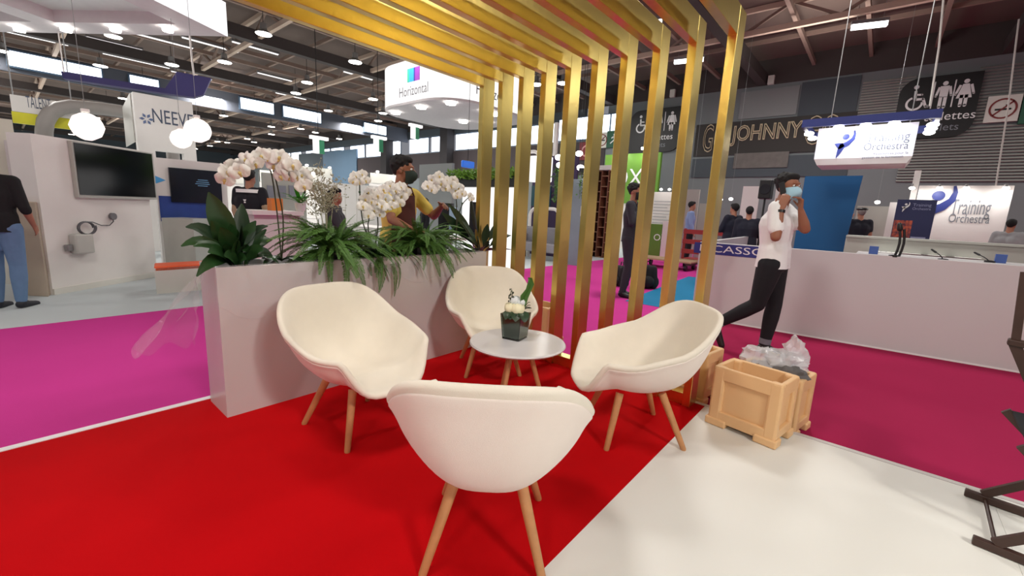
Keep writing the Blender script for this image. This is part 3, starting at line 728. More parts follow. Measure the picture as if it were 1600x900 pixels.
# ------------------------------------------------------------------ people
def fuse(mb, name, m, parent, vox, sm=4, smooth=True, cut=None):
    me = bpy.data.meshes.new('tmp'); me.from_pydata([tuple(v) for v in mb.v], [], mb.f)
    o = bpy.data.objects.new('tmp', me); C.objects.link(o)
    r = o.modifiers.new('r', 'REMESH'); r.mode = 'VOXEL'; r.voxel_size = vox; r.use_smooth_shade = smooth
    s = o.modifiers.new('s', 'SMOOTH'); s.factor = .5; s.iterations = sm
    bpy.context.view_layer.update(); dg = bpy.context.evaluated_depsgraph_get()
    m2 = bpy.data.meshes.new_from_object(o.evaluated_get(dg)); m2.name = name
    bpy.data.objects.remove(o); bpy.data.meshes.remove(me)
    if cut is not None:
        import bmesh
        b = bmesh.new(); b.from_mesh(m2); bmesh.ops.bisect_plane(b, geom=b.verts[:]+b.edges[:]+b.faces[:], plane_co=(0,0,cut), plane_no=(0,0,-1), clear_outer=True); b.to_mesh(m2); b.free()
    m2.materials.clear(); m2.materials.append(m)
    q = bpy.data.objects.new(name, m2); C.objects.link(q); q.parent = parent; return q
def hand(mb, w, d, pn, curl=.6, thumb=1, s=1.0, spread=.12):
    """palm and five fingers: w wrist, d towards the knuckles, pn the way the palm faces"""
    w = Vector(w); d = Vector(d).normalized(); pn = Vector(pn); pn = (pn-d*pn.dot(d)).normalized(); sd = d.cross(pn)*thumb
    k = w+d*.085*s
    for t in (-.028,-.010,.010,.028): mb.caps(w+d*.012*s+sd*t*.6*s, k+sd*t*s, .014*s, .0125*s, 8)
    for t, L_ in ((.030,.070),(.010,.080),(-.011,.074),(-.031,.058)):
        p = k+sd*t*s; dd = (d+sd*t*spread*8).normalized(); a = curl*.55
        for seg, f in enumerate((.44,.32,.26)):
            dd = (dd*math.cos(a)+pn*math.sin(a)).normalized(); q = p+dd*L_*f*s; mb.caps(p, q, (.0095-.0012*seg)*s, (.0087-.0012*seg)*s, 7); p = q; a = curl*.8
    p = w+d*.025*s+sd*.028*s; dd = (sd*.8+d*.6+pn*.25).normalized(); q = p+dd*.042*s; mb.caps(p, q, .0125*s, .0105*s, 8); dd = (d+pn*.5*curl+sd*.1).normalized(); mb.caps(q, q+dd*.036*s, .0105*s, .0085*s, 8)
def person(label, loc, rz, J, skin, top, legs, shoes, hair, vox=.012, sleeve=1.0, mask=None, hands=True, look=0, tilt=0, height=1.75, hat=None, topname='shirt', bulk=1.0, extra=None, hairlong=False, group=None, detail=True):
    t = thing('person', label, 'person', loc, rz, group); t.scale = (height/1.75,)*3
    D = dict(pel=(0,0,.94), chest=(0,0,1.27), neck=(0,-.012,1.47), head=(0,.015,1.615),
             sr=(.175,-.005,1.415), sl=(-.175,-.005,1.415), er=(.215,-.02,1.13), el=(-.215,-.02,1.13), wr=(.225,.07,.89), wl=(-.225,.07,.89),
             hr=(.088,0,.90), hl=(-.088,0,.90), kr=(.095,.02,.49), kl=(-.095,.02,.49), ar=(.10,-.02,.085), al=(-.10,-.02,.085), tr=(.115,.14,.028), tl=(-.115,.14,.028), dr=None, dl=None, pr=(-1,0,0), pl=(1,0,0), cr=.5, cl=.5)
    Mi = (Matrix.Translation(Vector(loc)) @ Matrix.Rotation(rz, 4, 'Z') @ Matrix.Scale(height/1.75, 4)).inverted()
    D.update({k: (tuple(Mi @ (Q if v[0] == 'px' else PY)(*v[1:])) if isinstance(v, tuple) and isinstance(v[0], str) else v) for k, v in J.items()}); V = {k: Vector(v) for k, v in D.items() if isinstance(v, tuple)}
    hd = V['head']; Hm = Matrix.Rotation(look, 3, 'Z') @ Matrix.Rotation(tilt, 3, 'X')
    def hp(x, y, z): return hd+Hm@Vector((x, y, z))
    b = MB(); k = bulk
    def torso(mb, g):
        mb.caps(V['pel']+Vector((-.055,0,0)), V['pel']+Vector((.055,0,0)), .110*k+g, .110*k+g, 12)
        w_ = V['pel'].lerp(V['chest'], .45); 
        for s in (-1,1):
            mb.caps(V['pel']+Vector((.05*s,0,.02)), w_+Vector((.045*s,0,0)), .105*k+g, .098*k+g, 12)
            mb.caps(w_+Vector((.045*s,0,0)), V['chest']+Vector((.065*s,0,0)), .098*k+g, .112*k+g, 12)
            sh = V['sr'] if s > 0 else V['sl']
            mb.caps(V['chest']+Vector((.06*s,0,.02)), V['neck'].lerp(sh, .62)+Vector((0,0,-.045)), .108*k+g, .070+g, 12)
            mb.caps(V['neck']+Vector((0,0,-.04)), sh+Vector((0,0,-.002)), .052+g, .056+g, 10)
    def arm(mb, s, g, upto=1.0, n=10):
        a, e, w_ = (V['sr'],V['er'],V['wr']) if s > 0 else (V['sl'],V['el'],V['wl'])
        if upto <= .5: q = a.lerp(e, upto*2); mb.caps(a, q, .054*k+g, .047*k+g*1.4, n); return
        mb.caps(a, e, .054*k+g, .041*k+g, n)
        u = (upto-.5)*2; q = e.lerp(w_, u); mb.caps(e, e.lerp(w_, .3*min(1, u*2)), .041*k+g, .043*k+g, n); mb.caps(e.lerp(w_, .28*min(1,u*2)), q, .043*k+g, .043*k+(.027-.043*k)*u+g, n)
    def leg(mb, s, g, n=12, foot=True, upto=1.0):
        h_, kn, an = (V['hr'],V['kr'],V['ar']) if s > 0 else (V['hl'],V['kl'],V['al'])
        mb.caps(h_, kn, .092*k+g, .058+g, n); q = kn.lerp(an, .32); mb.caps(kn, q, .057+g, .058+g, n); mb.caps(q, kn.lerp(an, upto), .058+g, .058+(.036-.058)*min(1,(upto-.3)/.7)+g, n)
    torso(b, -.008)
    for s in (1,-1): arm(b, s, -.003); leg(b, s, -.008)
    for an, to in (('ar','tr'),('al','tl')): b.caps(V[an]-Vector((0,.02,.03)), V[to], .036, .028, 8)
    b.caps(V['neck']+Vector((0,0,-.05)), hp(0,-.012,-.055), .060, .055, 12)
    b.ell(hp(0,-.015,.03), .074, .094, .090, 14, 10, Hm); b.ell(hp(0,.022,-.035), .060, .068, .074, 14, 10, Hm); b.ell(hp(0,.045,-.085), .034, .034, .026, 10, 8, Hm)
    if detail:
        b.caps(hp(0,.082,.012), hp(0,.108,-.025), .009, .0135, 8); b.ell(hp(0,.092,-.030), .019, .013, .010, 8, 6, Hm)
        b.ell(hp(0,.076,.030), .050, .018, .012, 10, 6, Hm); b.ell(hp(0,.080,-.062), .024, .014, .007, 8, 6, Hm); b.ell(hp(0,.076,-.075), .022, .014, .008, 8, 6, Hm)
        for s in (1,-1): b.ell(hp(.074*s,-.012,-.008), .009, .020, .031, 8, 6, Hm)
    if hands:
        for s, w_, e, dd, pn, cu in ((1,'wr','er','dr','pr','cr'),(-1,'wl','el','dl','pl','cl')):
            d = Vector(D[dd]) if D[dd] else (V[w_]-V[e]); hand(b, V[w_], d, D[pn], D[cu], 1 if s > 0 else -1)
    else:
        for w_, e in (('wr','er'),('wl','el')): d = (V[w_]-V[e]).normalized(); b.caps(V[w_], V[w_]+d*.12, .026, .02, 8)
    body = fuse(b, 'body', skin, t, vox, 3)
    sh = MB(); torso(sh, .010); [sh.caps(V['pel']+Vector((.055*sx,0,.10)), V['pel']+Vector((.058*sx,0,-.10)), .112*k, .122*k, 12) for sx in (-1,1)]
    for s in (1,-1): arm(sh, s, .010, sleeve)
    fuse(sh, topname, top, t, max(vox, .011), 4, True, V['pel'].z-.075)
    tr = MB(); tr.caps(V['pel']+Vector((-.055,0,-.02)), V['pel']+Vector((.055,0,-.02)), .116*k, .116*k, 12)
    for s in (1,-1): leg(tr, s, .014, upto=.97)
    fuse(tr, 'trousers', legs, t, max(vox, .012), 4)
    for an, to in (('ar','tr'),('al','tl')):
        f = MB(); d = (V[to]-V[an]); d2 = Vector((d.x,d.y,0)); hl = V[an]+Vector((0,0,-.045))-d*.12
        f.caps(hl, V[to]+d*.25, .044, .033, 10); f.caps(V[an]+Vector((0,0,-.02)), hl.lerp(V[to], .55), .046, .036, 10); fuse(f, 'shoe', shoes, t, max(vox, .010), 3)
    if hair:
        hm = MB(); hm.ell(hp(0,-.030,.046), .080, .095, .088, 16, 12, Hm); hm.ell(hp(0,.025,.088), .066, .058, .040, 12, 8, Hm); hm.ell(hp(0,-.062,.008), .062, .044, .056, 12, 8, Hm)
        for s in (1,-1): hm.ell(hp(.064*s,-.020,.035), .014, .03, .035, 8, 6, Hm)
        if hairlong: hm.caps(hp(0,-.07,.02), hp(0,-.12,-.22), .075, .05, 10)
        if detail:
            rr = random.Random(len(label))
            for i in range(46):
                a = rr.uniform(0, 2*PI); c = rr.uniform(-.1, 1); q = math.sqrt(max(0, 1-c*c)); hm.ell(hp(.080*q*math.cos(a), -.030+.094*q*math.sin(a)-.01*c, .046+.088*c), .016, .016, .013, 6, 5)
        fuse(hm, 'hair', hair, t, max(vox*.8, .008), 2)
    if detail:
        for s in (1,-1):
            e = MB(); e.ell(hp(.031*s,.072,.008), .0135, .0125, .0105, 10, 8, Hm); eo = e.build('eye', eyew, t, 60, local=True)
            e = MB(); e.ell(hp(.0325*s,.0815,.008), .006, .0045, .006, 8, 6, Hm); e.build('iris', eyed, eo, 60, local=True)
    if mask:
        mk = MB()
        def f(u, v):
            a = (u-.5)*2.5; z = -.008-.108*v; r = .084+.012*math.sin(PI*v)*math.cos(a)
            return hp(r*.92*math.sin(a), -.004+(r+.028*(1-abs(a)/1.6)*math.sin(PI*min(1, v*1.05+.05))**.6)*math.cos(a)*1.06, z+.012*(1-abs(a)))
        mk.grid(f, 16, 10)
        def g(u, v): p = f(1-u, v); return p+(hd-p).normalized()*.003
        mk.grid(g, 16, 10); mo = mk.build('face_mask', mask, t, 70, local=True)
        for s in (1,-1): MB().tube([hp(.075*s,.025,-.02), hp(.083*s,-.01,.0), hp(.080*s,-.028,.012)], .0018, 5).build('ear_loop', mask, mo, local=True)
    if hat:
        hh = MB(); hh.ell(hp(0,-.01,.095), .115, .135, .038, 16, 10, Hm); hh.ell(hp(0,.09,.075), .07, .07, .012, 12, 6, Hm); fuse(hh, 'cap', hat, t, .012, 2)
    if extra: extra(t, V, hp, Hm)
    return t
white_cloth = mat('white_cotton', (236, 236, 236), .9, var=.03, scale=20, bump=.2, bscale=30)
yellow_cloth = mat('yellow_cotton', (232, 208, 104), .9, var=.06, scale=20)
apron_m = mat('brown_apron', (84, 40, 34), .85, var=.1, scale=14)
blackjean = mat('black_jeans', (22, 22, 28), .9, var=.15, scale=20)
suit_m = mat('charcoal_suit', (44, 42, 50), .85, var=.08, scale=20)
shoe_m = mat('dark_shoe', (38, 28, 28), .5, var=.1)
jean_m = mat('blue_jeans', (98, 128, 164), .9, var=.12, scale=16)
mask_blue = mat('blue_mask', (168, 208, 226), .8, var=.03)
mask_dark = mat('dark_mask', (28, 44, 38), .8, var=.05)
mask_black = mat('black_mask', (18, 18, 20), .8, var=0)
# man in white, on the phone
def phone_extra(t, V, hp, Hm):
    MB().para(hp(.088,.0,-.075), Hm@Vector((.009,0,0)), Hm@Vector((0,.05,.02)), Hm@Vector((0,-.035,.10))).build('phone', black, t, local=True, bevel=.003)
    w_ = V['wr']; d = (V['wr']-V['er']).normalized(); MB().tube([w_-d*.035, w_-d*.012], .034, 16).build('watch_band', black, t, 40, local=True)
    for an, kn in (('ar','kr'),('al','kl')):
        d = (V[an]-V[kn]).normalized(); MB().tube([V[an]-d*.065, V[an]-d*.01], [.055,.054], 16).build('turned_cuff', mat('denim_cuff', (120,120,130), .9), t, 40, local=True)
person('man in a white t-shirt and blue mask walking with a phone at his ear', (-.775, 4.97, HF), -PI/2-math.radians(2), dict(
    pel=(0,0,.94), chest=(0,-.015,1.27), neck=(0,-.01,1.47), head=(0,.03,1.612),
    er=('py',1212,370,4.70), wr=('py',1221,326,4.74), dr=(-.12,.08,.6), pr=(-.9,-.1,.2), cr=.7,
    el=('py',1258,358,4.99), wl=('py',1251,327,4.90), dl=(.1,-.05,.6), pl=(.5,-.7,0), cl=1.5,
    kr=(.09,-.06,.50), ar=(.09,-.40,.235), tr=(.09,-.34,.065), kl=(-.08,.05,.49), al=(-.08,.02,.085), tl=(-.085,.17,.028)),
    skin_b, white_cloth, blackjean, shoe_m, hairm, vox=.0075, sleeve=.36, mask=mask_blue, look=-math.radians(24), height=1.84, topname='tshirt', bulk=1.14, extra=phone_extra)
# man in yellow with apron
def apron_extra(t, V, hp, Hm):
    mb = MB()
    def f(u, v):
        a = (u-.5)*2.3; z = 1.40-.62*v; wv = .55+.45*min(1, v*2.2)
        return Vector((.165*1.06*math.sin(a)*wv, .02+.148*math.cos(a*wv)+.012*v, z))
    mb.grid(f, 14, 12)
    mb.grid(lambda u, v: f(1-u, v)+Vector((0,-.004,0)), 14, 12)
    mb.build('apron', apron_m, t, 70, local=True)
    for s in (1,-1): MB().tube([Vector((.075*s,.145,1.39)), Vector((.085*s,.10,1.47)), Vector((.06*s,.0,1.515)), Vector((.03*s,-.06,1.50))], .008, 6).build('apron_strap', apron_m, t, local=True)
    MB().grid(lambda u, v: Vector((.055*math.cos(.6+u*5.1+PI/2)*(1+.35*v), -.012+.06*math.sin(.6+u*5.1+PI/2)*(1+.3*v)+.012, 1.50-.022*v)), 20, 3).build('collar', yellow_cloth, t, 70, local=True)
person('man in a yellow shirt and brown apron tending the planter', (-3.52, 2.43, HF), -PI/2+math.radians(14), dict(
    chest=(0,.03,1.27), neck=(0,.045,1.47), head=(0,.085,1.62), sr=(.175,.05,1.40), sl=(-.175,.06,1.41),
    er=('px',612,343,-3.26), wr=('px',645,360,-2.99), dr=(-.12,.35,-.30), pr=(-.4,-.1,-.6), cr=.6,
    el=(-.30,.20,1.22), wl=(-.20,.36,1.315), dl=(.2,.35,.05), pl=(.5,-.1,-.5), cl=.8),
    skin_b, yellow_cloth, dark, shoe_m, hairm, vox=.0075, sleeve=.33, mask=mask_dark, look=math.radians(32), height=1.80, bulk=1.0, extra=apron_extra)
# suited man
def suit_extra(t, V, hp, Hm):
    MB().grid(lambda u, v: Vector(((u-.5)*.10*(1-.85*v), .142-.01*v, 1.42-.30*v)), 4, 6).build('shirt_front', white_cloth, t, 70, local=True)
    MB().tube([Vector((0,.147,1.41)), Vector((0,.152,1.30)), Vector((0,.150,1.16))], [.014,.020,.012], 6).build('tie', black, t, 60, local=True)
person('man in a dark suit and black mask standing behind the gold posts', (-3.13, 6.70, HF), math.radians(-80), dict(
    er=(.235,.07,1.15), wr=(.09,.17,1.37), dr=(-.3,.0,.5), pr=(-.6,-.3,0), cr=1.2, el=(-.23,.05,1.13), wl=(-.06,.19,1.26), dl=(.5,.0,.2), pl=(.5,-.4,0), cl=1.0,
    kr=(.08,.04,.49), kl=(-.08,.0,.49), al=(-.09,-.07,.085), tl=(-.09,.09,.028)),
    skin_m, suit_m, suit_m, black, hairm, vox=.010, sleeve=.96, mask=mask_black, height=1.88, topname='suit_jacket', extra=suit_extra)
# person at the left edge
person('person in a black top and blue jeans cut off by the left picture edge', (-7.33, -.04, HF), math.radians(60), dict(
    er=(.235,.0,1.14), wr=(.22,.14,.93)), skin_m, mat('black_top', (20,20,22), .9), jean_m, mat('dark_trainer', (28,30,40), .6), mat('auburn_hair', (150, 84, 48), .6, var=.2), vox=.012, sleeve=.6, height=1.74, hairlong=True)
def at_px(px, Y): p = PY(px, 340, Y); return (p.x, Y, HF)
ratio = 1
person('person in light blue shirt seen between the two rightmost gold posts', at_px(1079, 13.2), math.radians(-60), {}, skin_m, mat('light_blue_shirt', (132,152,196), .9), dark, black, hairm, vox=.016, sleeve=.96, height=1.86, detail=False, hands=False)
person('man in a dark shirt facing left behind the blue name strip', at_px(1146, 10.6), math.radians(60), dict(er=(.22,.10,1.15), wr=(.05,.30,1.15), el=(-.22,.1,1.14), wl=(-.05,.33,1.12)), skin_m, mat('navy_shirt', (26,28,44), .9), dark, black, hairm, vox=.016, sleeve=.8, height=1.74, detail=False, hands=False, bulk=1.25)
person('man in a navy top with his back to us behind the counter', at_px(1170, 9.8), math.radians(10), dict(er=(.26,.06,1.15), wr=(.12,.3,1.1)), skin_m, mat('navy_top', (20,22,38), .9), dark, black, hairm, vox=.016, sleeve=.96, height=1.66, detail=False, hands=False, bulk=1.4)
person('man in a black cap and dark waistcoat left of the roll up banner', at_px(1345, 13.2), math.radians(20), dict(el=(-.30,.02,1.22), wl=(-.14,.14,1.5)), skin_m, mat('dark_waistcoat', (22,22,34), .9), dark, black, mat('grey_hair', (130,124,120), .8), vox=.016, sleeve=.3, height=1.80, detail=False, hands=False, hat=black, bulk=1.3, extra=lambda t, V, hp, Hm: MB().tube([V['sl'], V['el'], V['wl']], [.066,.056,.042], 10).build('white_sleeve', white_cloth, t, 60, local=True))
person('person in a grey t-shirt at the far right beside the white logo wall', at_px(1583, 12.6), math.radians(-20), {}, skin_m, mat('grey_tshirt', (150,150,152), .9), dark, black, hairm, vox=.016, sleeve=.4, height=1.64, detail=False, hands=False, bulk=1.2)
p = PX(524, 320, -5.7)
person('person in a dark jacket with tied black hair seated beyond the bushy fern', (p.x, p.y, HF), math.radians(-40), dict(er=(.24,.12,1.15), wr=(.2,.34,1.05)), skin_m, mat('dark_grey_jacket', (52,52,58), .9), dark, black, hairm, vox=.014, sleeve=.96, height=1.54, detail=False, hands=False, hairlong=True, bulk=1.15)
def vest_extra(t, V, hp, Hm):
    for z, tt in ((1.45,.05),(1.30,.02),(1.27,.02)):
        MB().grid(lambda u, v: Vector((.20*math.sin((u-.5)*2.2), .012-.15*math.cos((u-.5)*2.2)-.005, z-tt*v)), 12, 2).build('white_band', mat('reflective_white', (240,240,240), .5), t, 70, local=True)
p = PX(392, 320, -7.35)
person('person in a black vest with white bands seen under the arching orchid', (p.x, p.y, HF), math.radians(40), dict(er=(.27,-.05,1.15), wr=(.24,.1,.95)), skin_m, mat('black_vest', (22,20,30), .9), mat('blue_work_trousers', (40,84,130), .9), black, hairm, vox=.014, sleeve=.3, height=1.78, detail=False, hands=False, bulk=1.3, extra=lambda t, V, hp, Hm: (vest_extra(t, V, hp, Hm), [MB().tube([V[a], V[b_], V[c]], [.07,.06,.042], 10).build('beige_sleeve', mat('beige_sleeve', (176,150,124), .9), t, 60, local=True) for a, b_, c in (('sr','er','wr'),('sl','el','wl'))]))
p = PX(664, 306, -8.5)
person('small figure with a white mask far behind the man in yellow', (p.x, p.y, HF), math.radians(160), {}, skin_b, dark, dark, black, hairm, vox=.018, sleeve=.96, height=1.55, mask=white_cloth, detail=False, hands=False)
# ------------------------------------------------------------------ right side: counter with blue name strip, tables, logo walls, signs
def yp(x0, yt, x1, yb, Y):
    xm, ym = (x0+x1)/2, (yt+yb)/2
    return PY(x0, ym, Y).x, PY(x1, ym, Y).x, PY(xm, yb, Y).z, PY(xm, yt, Y).z
def ybox(mb, x0, yt, x1, yb, Y, th=.06):
    a, b_, z0, z1 = yp(x0, yt, x1, yb, Y); return mb.box(a, Y, z0, b_, Y+th, z1)
A = Vector((-1.84, 6.11, 0)); B = Vector((1.28, 6.37, 0)); U = (B-A).normalized(); NN = Vector((-U.y, U.x, 0))
zt = 1.0; ct = thing('reception_counter', 'long white counter panel with a blue name strip at its left end', 'counter', (A.x, A.y, HF))
MB().para(A+Vector((0,0,HF)), U*5.2, NN*.09, (0,0,zt-HF)).build('front_panel', white_lam, ct, bevel=.004)
MB().para(A-NN*.004+Vector((0,0,HF)), U*5.2, NN*.002, (0,0,.02)).build('base_strip', letter_white, ct)
R0 = G(1190, 366, 1.0); D2 = Vector((R0.x-A.x, R0.y-A.y, 0)); MB().para(A+NN*.09+Vector((0,0,HF)), D2, U*.08, (0,0,zt-HF)).build('side_panel', white_lam, ct)
s0_, s1_ = PV(1084.5, 390, A, B), PV(1204, 400, A, B)
L_ = (s1_-s0_); L_.z = 0; st_ = MB().para((s0_.x, s0_.y, .845), U*L_.length, -NN*.006, (0,0,.145)).build('name_strip', royal, ct)
q0_, q1_ = PV(1093, 395, A, B), PV(1195, 400, A, B); text('lettering', 'PICASSO', Vector((q0_.x, q0_.y, .878))-NN*.0065, U, UPV, .13, letter_white, ct, .001, fit=(q1_-q0_).length)
# back counter and table
p0 = PY(1322, 370, 9.0)
bc = thing('back_counter', 'grey white back counter running behind the table with papers', 'counter', (p0.x, 9.0, HF))
MB().box(p0.x, 9.0, HF, p0.x+4.5, 9.1, p0.z).build('front_panel', greywhite, bc); MB().box(p0.x, 8.97, p0.z, p0.x+4.5, 9.45, p0.z+.03).build('counter_top', greywhite, bc)
tx = thing('papers_table', 'white table covered with plan sheets behind the long white counter', 'table', (1.0, 7.9, HF))
q0 = G(1345, 388, .93)
MB().box(q0.x, 7.0, .90, q0.x+3.4, 8.55, .93).build('table_top', white_lam, tx, bevel=.004)
for x_ in (q0.x+.1, q0.x+3.3):
    for y_ in (7.1, 8.4): MB().tube([(x_, y_, HF), (x_, y_, .90)], .025, 8).build('leg', greym, tx)
papm = mat('plan_paper', (238,238,232), .8, var=.02)
inkm = mat('plan_ink', (150,152,156), .8, var=0)
for k, (px, py) in enumerate(((1385,394),(1425,396),(1465,399),(1505,402))):
    p = G(px, py, .932); sh_ = thing('plan_sheet', ['plan sheet at the left end of the table behind the counter', 'second plan sheet from the left on the table behind the counter', 'third plan sheet from the left on the table behind the counter', 'plan sheet nearest the right hand blue name block'][k], 'paper', p)
    MB().cbox((p.x, p.y+.1, .932), .36, .55, .003, -.05).build('sheet', papm, sh_)
    m_ = MB()
    for i in range(5): m_.cbox((p.x-.13+i*.065, p.y+.1, .934), .008, .3+.05*(i % 3), .001, -.05)
    m_.build('printed_lines', inkm, sh_)
for (px, py, lb) in ((1364,397,'blue name block at the left end of the table'), (1562,411,'blue name block at the right end of the table')):
    p = G(px, py, .93); tag(MB().cbox((p.x, p.y, .93+.055), .10, .05, .11).build('name_block', mat('name_block_blue', (58,84,150), .5), None, bevel=.004), lb+' behind the white counter', 'block')
def mic(label, base, tip, r, two=False):
    t = thing('gooseneck_microphone', label, 'microphone', base); b_ = Vector(base); tp = Vector(tip)
    MB().lathe([(.05,0),(.05,.02),(.02,.025)], 14).build('base', black, t, 40, local=True)
    pts = [b_.lerp(tp, u)+Vector((.02*math.sin(u*PI),0,0)) for u in (0,.25,.5,.75,1)]
    MB().tube(pts, r, 7).build('gooseneck', black, t, 60)
    MB().caps(tp, tp+(tp-pts[3]).normalized()*.05, r*2.2, r*1.8, 9).build('capsule', black, t, 60)
    if two: MB().tube([q+Vector((.035,0,0)) for q in pts], r, 7).build('gooseneck', black, t, 60)
mic('tall black double gooseneck microphone standing on the white counter', PV(1398,402,A,B)+NN*.045, PV(1407,358,A,B)+NN*.045, .012, True)
g_ = G(1473,407,.93); mic('thin black microphone in the middle of the table with plan sheets', g_, PY(1462,394,g_.y), .006)
g_ = G(1546,410,.93); mic('thin black microphone at the right of the table with plan sheets', g_, PY(1530,398,g_.y), .006)
# blue panel, white panels
a, b_, z0, z1 = yp(1249,275,1336,385,11.0)
tag(MB().prism([(a, 11, HF), (b_-.12, 11, HF), (b_+.02, 11, z1), (a, 11, z1)], (0,.1,0)).build('blue_partition', tealblue), 'plain deep blue partition panel behind the man in white', 'partition')
lw_ = thing('logo_wall', 'large white wall with grey company lettering and a dark blue figure logo', 'wall panel', (PY(1500,340,14).x, 14, HF))
a, b_, z0, z1 = yp(1427,290,1574,385,14.0)
MB().box(a, 14, HF, b_, 14.12, z1).build('wall_board', white, lw_)
for px in (1425, 1468, 1510, 1572):
    p = PY(px, 294, 13.8); f = MB().tube([p+Vector((0,.2,.08)), p+Vector((0,0,.08)), p+Vector((0,-.02,.02))], .02, 8).build('lamp_arm', greym, lw_)
    MB().ell(p, .055, .055, .035, 10, 6).build('lamp_head', lamp_white, f)
    area('spot_light', p+Vector((0,-.08,-.05)), p+Vector((0,.2,-1)), .12, 3, (1,.98,.95), lw_)
def logo(parent, c, s, ux, uy, m, white_m, off):
    """round head over a swooping figure"""
    ux = Vector(ux); uy = Vector(uy); nz = ux.cross(uy)
    P_ = lambda x, y, o=0: Vector(c)+ux*x*s+uy*y*s+nz*(off+o)
    mb = MB(); mb.prism([P_(.0+.14*math.cos(2*PI*k/20), .30+.14*math.sin(2*PI*k/20)) for k in range(20)], nz*.01); mb.build('logo_head', m, parent)
    sw = MB(); pts = [(.30,.58,.03),(.34,.40,.05),(.30,.18,.08),(.12,-.02,.11),(-.1,-.14,.13),(-.16,-.35,.10),(-.26,-.70,.012)]
    vs = []
    for i, (x, y, w_) in enumerate(pts):
        x0, y0 = pts[max(0,i-1)][:2]; x1, y1 = pts[min(len(pts)-1,i+1)][:2]; dx, dy = x1-x0, y1-y0; l = math.hypot(dx, dy); vs += [P_(x-dy/l*w_, y+dx/l*w_), P_(x+dy/l*w_, y-dx/l*w_)]
    n_ = len(pts); sw.add(vs+[v+nz*.01 for v in vs], [(2*i+2*n_, 2*i+1+2*n_, 2*i+3+2*n_, 2*i+2+2*n_) for i in range(n_-1)]+[(2*i, 2*i+2, 2*i+3, 2*i+1) for i in range(n_-1)]); sw.build('logo_swoop', m, parent)
    ar = MB(); ar.prism([P_(-.42,.0), P_(-.1,.02), P_(.02,-.16), P_(-.2,-.3)], nz*.01); ar.build('logo_arm', m, parent)
XV = Vector((1,0,0))
mY = 13.99
p = PY(1463, 322, mY); logo(lw_, (p.x, mY, p.z), .78, XV, UPV, navy, letter_white, .002)
p = PY(1484, 334, mY); text('lettering', 'Training', (p.x, mY, p.z), XV, UPV, .48, letter_grey, lw_, .002, fit=PY(1546,336,mY).x-p.x)
p = PY(1481, 347, mY); text('lettering', 'Orchestra', (p.x, mY, p.z), XV, UPV, .28, letter_grey, lw_, .002, fit=PY(1546,346,mY).x-p.x)
a, b_, z0, z1 = yp(1427,266,1437,300,14.1); tag(MB().box(a, 14.15, HF, b_, 14.35, z1).build('white_post', white), 'narrow white post rising behind the left edge of the logo wall', 'post')
Yb = 12.0; a, b_, z0, z1 = yp(1396,312,1458,380,Yb)
rb = thing('roll_up_banner', 'dark blue roll up banner with an orange stage picture in front of the logo wall', 'banner', ((a+b_)/2, Yb, HF))
def stage_mat():
    m = mat('banner_print', (36,40,78), .5, var=0); nt = m.node_tree; b2 = nt.nodes['Principled BSDF']; N = nt.nodes.new; L = nt.links.new
    tc = N('ShaderNodeTexCoord'); nz = N('ShaderNodeTexNoise'); nz.inputs['Scale'].default_value = 6; nz.inputs['Detail'].default_value = 6; cr = N('ShaderNodeValToRGB')
    L(tc.outputs['Generated'], nz.inputs['Vector']); L(nz.outputs['Fac'], cr.inputs[0]); e = cr.color_ramp.elements; e[0].position = .35; e[0].color = lin((70,34,58)); e[1].position = .65; e[1].color = lin((206,96,62))
    L(cr.outputs[0], b2.inputs['Base Color']); return m
MB().box(a, Yb, .15, b_, Yb+.02, z1).build('banner_sheet', mat('banner_blue', (34,40,84), .5), rb)
zz = z0+(z1-z0)*.12; MB().box(a+.01, Yb-.004, zz, b_-.30, Yb, z0+(z1-z0)*.52).build('stage_picture', stage_mat(), rb)
MB().box(a-.03, Yb-.12, HF, b_+.03, Yb+.14, .10).build('banner_base', greym, rb)
W_ = b_-a; logo(rb, (a+.24*W_, Yb-.004, z1-.24*W_), .26*W_, XV, UPV, letter_white, letter_white, .001); pale = mat('letter_pale', (150,156,190), .5)
text('lettering', 'Training', (a+.42*W_, Yb-.004, z1-.22*W_), XV, UPV, .14*W_, pale, rb, .001, fit=.46*W_); text('lettering', 'Orchestra', (a+.42*W_, Yb-.004, z1-.34*W_), XV, UPV, .12*W_, pale, rb, .001, fit=.46*W_)
MB().box(a+.52*W_, Yb-.004, z0+.10, a+.9*W_, Yb, z0+.13).build('printed_line', pale, rb); MB().box(a+.52*W_, Yb-.004, z0+.03, a+.8*W_, Yb, z0+.06).build('printed_line', pale, rb)
for k, (Yk, x0, yt, x1, lb, m_) in enumerate(((14.5,1334,322,1384,'pale grey panel behind the man in the black cap', greywhite), (13.9,1384,316,1400,'white upright panel left of the roll up banner', white), (13.2,1155,291,1181,'white upright panel left of the black loudspeaker', white), (13.5,1206,292,1228,'white screen panel right of the black loudspeaker', white), (14.2,1068,296,1088,'white panel behind the person in light blue', greywhite), (14.8,1089,318,1110,'grey panel between the two rightmost gold posts', greywhite))):
    a, b_, z0, z1 = yp(x0, yt, x1, 385, Yk); tag(MB().box(a, Yk, HF, b_, Yk+.08, z1).build('display_panel', m_), lb, 'panel')
lsp = thing('loudspeaker', 'black loudspeaker on a thin stand behind the man in white', 'loudspeaker', (PY(1196,300,10.4).x, 10.4, HF))
a, b_, z0, z1 = yp(1187,281,1206,311,10.4); MB().box(a, 10.3, z0, b_, 10.6, z1).build('cabinet', black, lsp, bevel=.02); c_ = (a+b_)/2
MB().lathe([(.11,0),(.10,.012),(.03,.004)], 18).build('cone', dark, lsp, local=True).location = (0,0,0)
